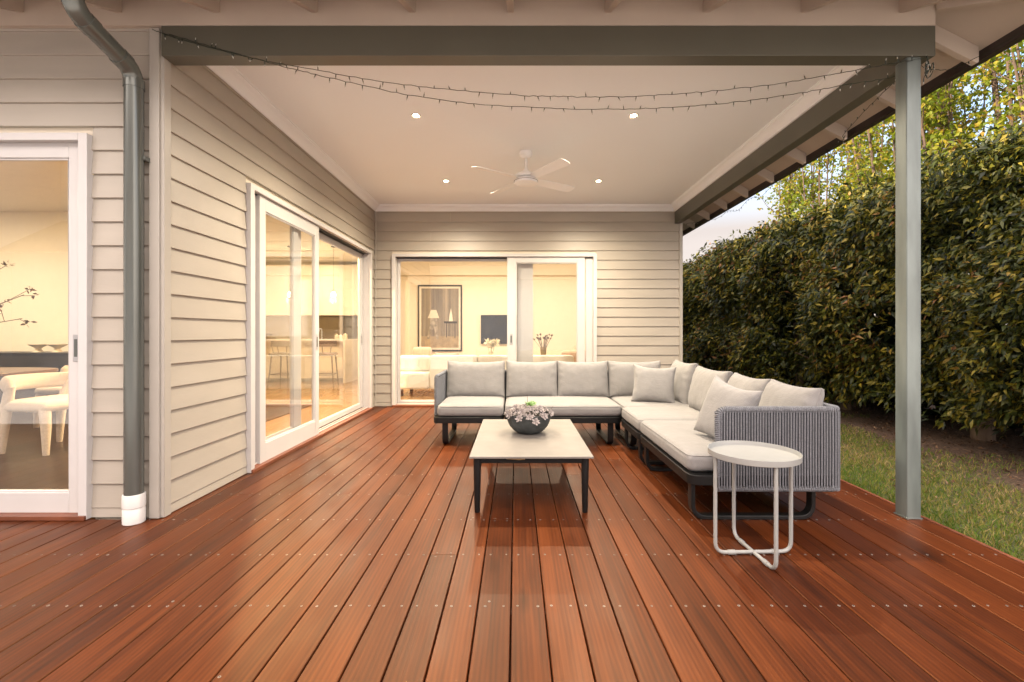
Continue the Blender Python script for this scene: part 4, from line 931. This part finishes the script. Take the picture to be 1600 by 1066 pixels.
for i, (x, y, z, r_) in enumerate(((.045, -.185, .118, .034), (-.075, -.165, .135, .034), (-.145, -.10, .150, .036), (.11, -.14, .150, .034), (0, -.175, .150, .032), (-.165, -.02, .158, .034), (.172, -.02, .155, .032), (.160, -.075, .16, .03), (-.05, -.13, .175, .032), (.08, -.08, .198, .034), (-.10, -.06, .20, .036))):
    rosette((x, y, z), r_, (x*3, y*3-.2, .35), 26, M_SUCC, 200+i)
s = MB(); s.tube([(-.005, 0, .2), (-.012, 0, .30)], .0012, 5); s.tube([(.16, -.02, .17), (.19, -.02, .21)], .0012, 5); s.build('flower_stalk', M_TWIG, t)

t = thing('side_table', 'round off white metal tray side table in front of the sofa arm', 'side table', (1.233, 2.42, 0), R(2))
s = MB(); s.lathe([(0, .516), (.205, .516), (.213, .519), (.2165, .540), (.2195, .540), (.2195, .537), (.2175, .512), (.211, .5085), (0, .5085)], n=72); s.build('tray_top', M_SIDET, t, smooth=True, angle=35)
for k, (a, dz) in enumerate(((0, 0), (90, 0))):
    q = .200; P = fillet([(-q, 0, .509), (-q, 0, .012), (q, 0, .012), (q, 0, .509)], .055, 8)
    if k: P = [Vector((p.y, p.x, p.z+(.0135 if abs(p.x) < .12 and p.z < .02 else 0))) for p in P]
    s = MB(); s.tube(P, .0098, 14); s.build('leg', M_SIDET, t, smooth=True, angle=60)
    for sg in (-1, 1):
        c = sg*.115; s = MB(); 
        if k: s.tube([(0, c-.018, .012), (0, c+.018, .012)], .0128, 12)
        else: s.tube([(c-.018, 0, .012), (c+.018, 0, .012)], .0128, 12)
        s.build('foot', M_SIDET, t, smooth=True, angle=60)

# ------------------------------------------------------------------ lawn, hedge, trees
n = 120000; X = 2.6+rng.random(n)**1.5*3.0; Y = 1.2+rng.random(n)**1.3*13; 
nz = np.array([mnoise.noise(Vector((x*.9, y*.9, 3))) for x, y in zip(X, Y)])
keep = (X+nz*1.5 < 4.15+rng.random(n)*.5); X = X[keep]; Y = Y[keep]; n = len(X)
P = np.stack([X, Y, np.full(n, gz)], 1); Dd = rng.normal(size=(n, 3))*.55; Dd[:, 2] = 1
o = leaves('grass', P, Dd, rng.normal(size=(n, 3)), rng.uniform(.025, .075, n), rng.uniform(.004, .007, n), M_GRASS, None, .25, .1); o['label'] = 'short green lawn grass beside the deck edge'; o['category'] = 'grass'; o['kind'] = 'stuff'
n = 9000; X = 3.1+rng.random(n)**.8*4; Y = 1.5+rng.random(n)*14; P = np.stack([X, Y, gz+.006+rng.random(n)*.015], 1); Dd = rng.normal(size=(n, 3)); Dd[:, 2] *= .25; Nn = rng.normal(size=(n, 3))*.35; Nn[:, 2] = 1
o = leaves('leaf_litter', P, Dd, Nn, rng.uniform(.03, .07, n), rng.uniform(.012, .028, n), M_LITTER); o['label'] = 'dry brown fallen leaves lying under the hedge'; o['category'] = 'leaf litter'; o['kind'] = 'stuff'

hedge = thing('hedge', 'tall dark green glossy leaved hedge along the lawn', 'hedge', (5.6, 8, gz))
def nz1(x, y, z): return mnoise.noise(Vector((x, y, z)))
HX = 4.75
cl_P = []; cl_O = []; cl_s = []
NC = 20000; rr = random.Random(21)
for i in range(NC):
    u = rr.random(); y = 3.0*((18/3.0)**(u))       # denser near the camera
    top = 3.42+.30*nz1(y*.55, 1, 0)+.14*nz1(y*2.1, 4, 0)-.018*max(0, y-8)-.10*max(0, min(1, (9-y)/3))
    k = rr.random()
    if k < .70:     # face
        z = .25+rr.random()*(top-.25); xx = HX+.55*nz1(y*.8, z*.9, 2)+.18*nz1(y*2.3, z*2.3, 5)+rr.expovariate(1/.16)
        xx += .35*max(0, (z-top+.7))**1.4
        low = .42+.35*nz1(y*1.3, 9, 0)
        if z < low: 
            if rr.random() < .86: continue
        if nz1(y*1.7, z*1.7, 11) > .26 and rr.random() < .7: continue
        o_ = (-1, 0, -.25)
    elif k < .93:   # top
        xx = HX+.25+rr.random()*1.7; z = top-rr.expovariate(1/.18)+.22*nz1(xx*2, y*2, 7); o_ = (-.35, 0, .8)
        if rr.random() < .10: z += rr.random()*.38
    else:           # far face
        xx = 6.9+rr.random()*.4; z = rr.random()*top; o_ = (-.2, 0, .2)
    cl_P.append((xx, y, z)); cl_O.append(o_); cl_s.append((y/6)**.45)
cl_P = np.array(cl_P); cl_O = np.array(cl_O); cl_s = np.array(cl_s); m = len(cl_P); K = 6
P = np.repeat(cl_P, K, 0); O = np.repeat(cl_O, K, 0); S = np.repeat(cl_s, K)
n = len(P); P = P+rng.normal(size=(n, 3))*.035*S[:, None]
CD = np.repeat(cl_O*.7+rng.normal(size=(m, 3))*.45, K, 0); Dd = CD+rng.normal(size=(n, 3))*.42; Dd[:, 2] -= .45
Nn = O*.6+rng.normal(size=(n, 3))*.6; Nn[:, 2] += .75
P[:, 0] -= 5.6; P[:, 1] -= 8; P[:, 2] -= 0
leaves('foliage', P, Dd, Nn, rng.uniform(.07, .128, n)*S, rng.uniform(.028, .043, n)*S, M_HEDGE, hedge, .22, .15)
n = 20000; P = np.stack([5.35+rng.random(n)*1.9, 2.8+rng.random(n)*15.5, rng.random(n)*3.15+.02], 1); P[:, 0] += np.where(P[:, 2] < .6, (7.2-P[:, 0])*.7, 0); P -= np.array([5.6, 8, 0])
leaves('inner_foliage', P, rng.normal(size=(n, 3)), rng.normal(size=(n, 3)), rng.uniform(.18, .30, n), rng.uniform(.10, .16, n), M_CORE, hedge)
for k in range(13):
    y = 3.4+k*1.15+rr.uniform(-.1, .1)
    if k == 2: y = 5.72
    x = 5.62+rr.uniform(-.1, .15); s = MB(); rad = rr.uniform(.06, .09) if k != 2 else .10
    z = [0, .35, .9, 1.7, 2.6]; pts_ = [(x-5.6+rr.uniform(-.03, .03)*i, y-8+rr.uniform(-.04, .04)*i, q) for i, q in enumerate(z)]
    s.tube(pts_, rad, 9, radii=[rad*1.15, rad, rad*.85, rad*.6, rad*.25]); s.build('trunk', M_BARK, hedge, smooth=True)
    for j in range(6):
        b = Vector(pts_[2]).lerp(Vector(pts_[4]), rr.random()) if j > 1 else Vector(pts_[1]).lerp(Vector(pts_[2]), rr.random()); e = b+Vector((rr.uniform(-.8, .3), rr.uniform(-.5, .5), rr.uniform(.2, .8)))
        s = MB(); s.tube([b, b.lerp(e, .5)+Vector((0, 0, -.05)), e], .02, 6, radii=[.028, .018, .007]); s.build('branch', M_BARK, hedge, smooth=True)

def make_tree(seed, H):
    rs = random.Random(seed); t = thing('deciduous_tree', 'slender upright tree with fresh yellow green leaves behind the hedge', 'tree', (0, 0, gz), 0, 'slender trees behind the hedge')
    s = MB(); P = []; Dv = []
    def twig(b, e, r0, nl, sp):
        mid = b.lerp(e, .5)+Vector((rs.uniform(-.08, .08), rs.uniform(-.08, .08), rs.uniform(-.1, .02))); s.tube([b, mid, e], r0, 5, radii=[r0, r0*.65, r0*.3])
        for _ in range(nl):
            q = rs.random()**.7; c = b.lerp(mid, q*2) if q < .5 else mid.lerp(e, q*2-1)
            c = c+Vector((rs.gauss(0, sp), rs.gauss(0, sp), rs.gauss(0, sp)))
            for _k in range(3):
                P.append(c+Vector((rs.gauss(0, .03),)*3)); Dv.append(Vector((rs.gauss(0, .8), rs.gauss(0, .8), rs.gauss(-.45, .6))))
    for st_ in range(4):
        ax, ay = rs.uniform(-.5, .5), rs.uniform(-.5, .5); pts_ = [Vector((ax*.2*i+rs.uniform(-.05, .05), ay*.2*i+rs.uniform(-.05, .05), H*i/7)) for i in range(8)]
        r0 = .055 if st_ == 0 else .036
        s.tube(pts_, r0, 7, radii=[r0*(1-.11*i) for i in range(8)])
        for k in range(16):
            q = 1.6+rs.random()*(5.2); i = int(q); b = pts_[i].lerp(pts_[i+1], q-i)
            if b.z < 2.4: continue
            a = rs.uniform(0, 6.28); L = rs.uniform(.5, 1.25)*(1-.4*b.z/H); e = b+Vector((math.cos(a)*L*.7, math.sin(a)*L*.7, L*.9)); twig(b, e, .012, 18, .13)
    s.build('trunk', M_BARKT, t, smooth=True)
    P = np.array([list(p) for p in P]); Dv = np.array([list(p) for p in Dv]); n = len(P)
    Nn = rng.normal(size=(n, 3))*.6; Nn[:, 0] -= .5; Nn[:, 2] += .6
    leaves('crown', P, Dv, Nn, rng.uniform(.07, .125, n), rng.uniform(.05, .08, n), M_TLEAF, t, .15, .12)
    return t
pro = [make_tree(31, 8.6), make_tree(32, 9.2), make_tree(33, 8.0)]
spots = [(8.7, 5.9), (8.2, 7.0), (8.2, 8.9), (8.3, 10.0), (8.7, 5.4), (8.9, 6.5), (8.5, 7.5), (9.1, 8.4), (8.6, 9.4), (9.0, 10.3), (8.6, 11.2), (9.0, 12.2), (8.7, 13.2), (9.1, 14.2), (8.8, 15.3), (9.6, 16.3), (10.4, 7.2), (10.5, 9.0), (10.7, 10.8), (10.4, 12.8), (10.9, 14.8), (10.2, 5.6)]
for i, (x, y) in enumerate(spots):
    if i < 3: pro[i].location = (x, y, gz); pro[i].rotation_euler.z = i*1.1
    else: copy_tree(pro[i % 3], None, (x, y, gz), i*1.7)

# ------------------------------------------------------------------ house across the yard, mirrored in the door glass; unseen sun blocker at left
nb = thing('neighbour_house', 'pale two storey weatherboard house with tiled lower roof, mirrored in the door glass', 'house', (0, -11, 0))
s = MB(); s.box(-24, -.0, -.2, 7, .2, 3.0); s.box(-24, -1.8, 3.4, 7, -1.6, 6.2); s.build('wall', M_NWALL, nb)
s = MB()
for k in range(18): s.prism([(-1.6, 3.45+.15*k), (-1.575, 3.45+.15*k), (-1.592, 3.60+.15*k), (-1.6, 3.60+.15*k)], 'x', -24, 7)
s.build('boards', M_NWALL, nb)
s = MB()
for k in range(9):
    z0 = 2.95+.13*k; y0 = .75-.26*k; s.prism([(y0, z0), (y0, z0+.03), (y0-.30, z0+.18), (y0-.30, z0+.12)], 'x', -24.5, 7.5)
s.build('roof', M_TILE, nb)
s = MB(); s.prism([(-.9, 6.1), (-.9, 6.3), (-6, 8.2), (-6, 8.0)], 'x', -25, 8); s.build('upper_roof', M_ROOF, nb)
s = MB()
for x in (-23.2, 4.8): s.box(x, .201, 1.0, x+1.6, .23, 2.3)
s.build('window', M_TV, nb)
nb.scale = (1, 1, 1.34)
wb = thing('side_sun_blocker', 'tall pale house form, unseen, added at the left to block the low sun', 'house', (-18, 0, 0))  # unseen mass added to keep the low sun off the deck
s = MB(); s.box(-6, -14, -.2, 0, 2.5, 9.2); s.build('wall', M_NWALL, wb); s = MB(); s.prism([(-6.5, 9.2), (.6, 9.2), (-3, 11.0)], 'y', -14.5, 3); s.build('roof', M_ROOF, wb)
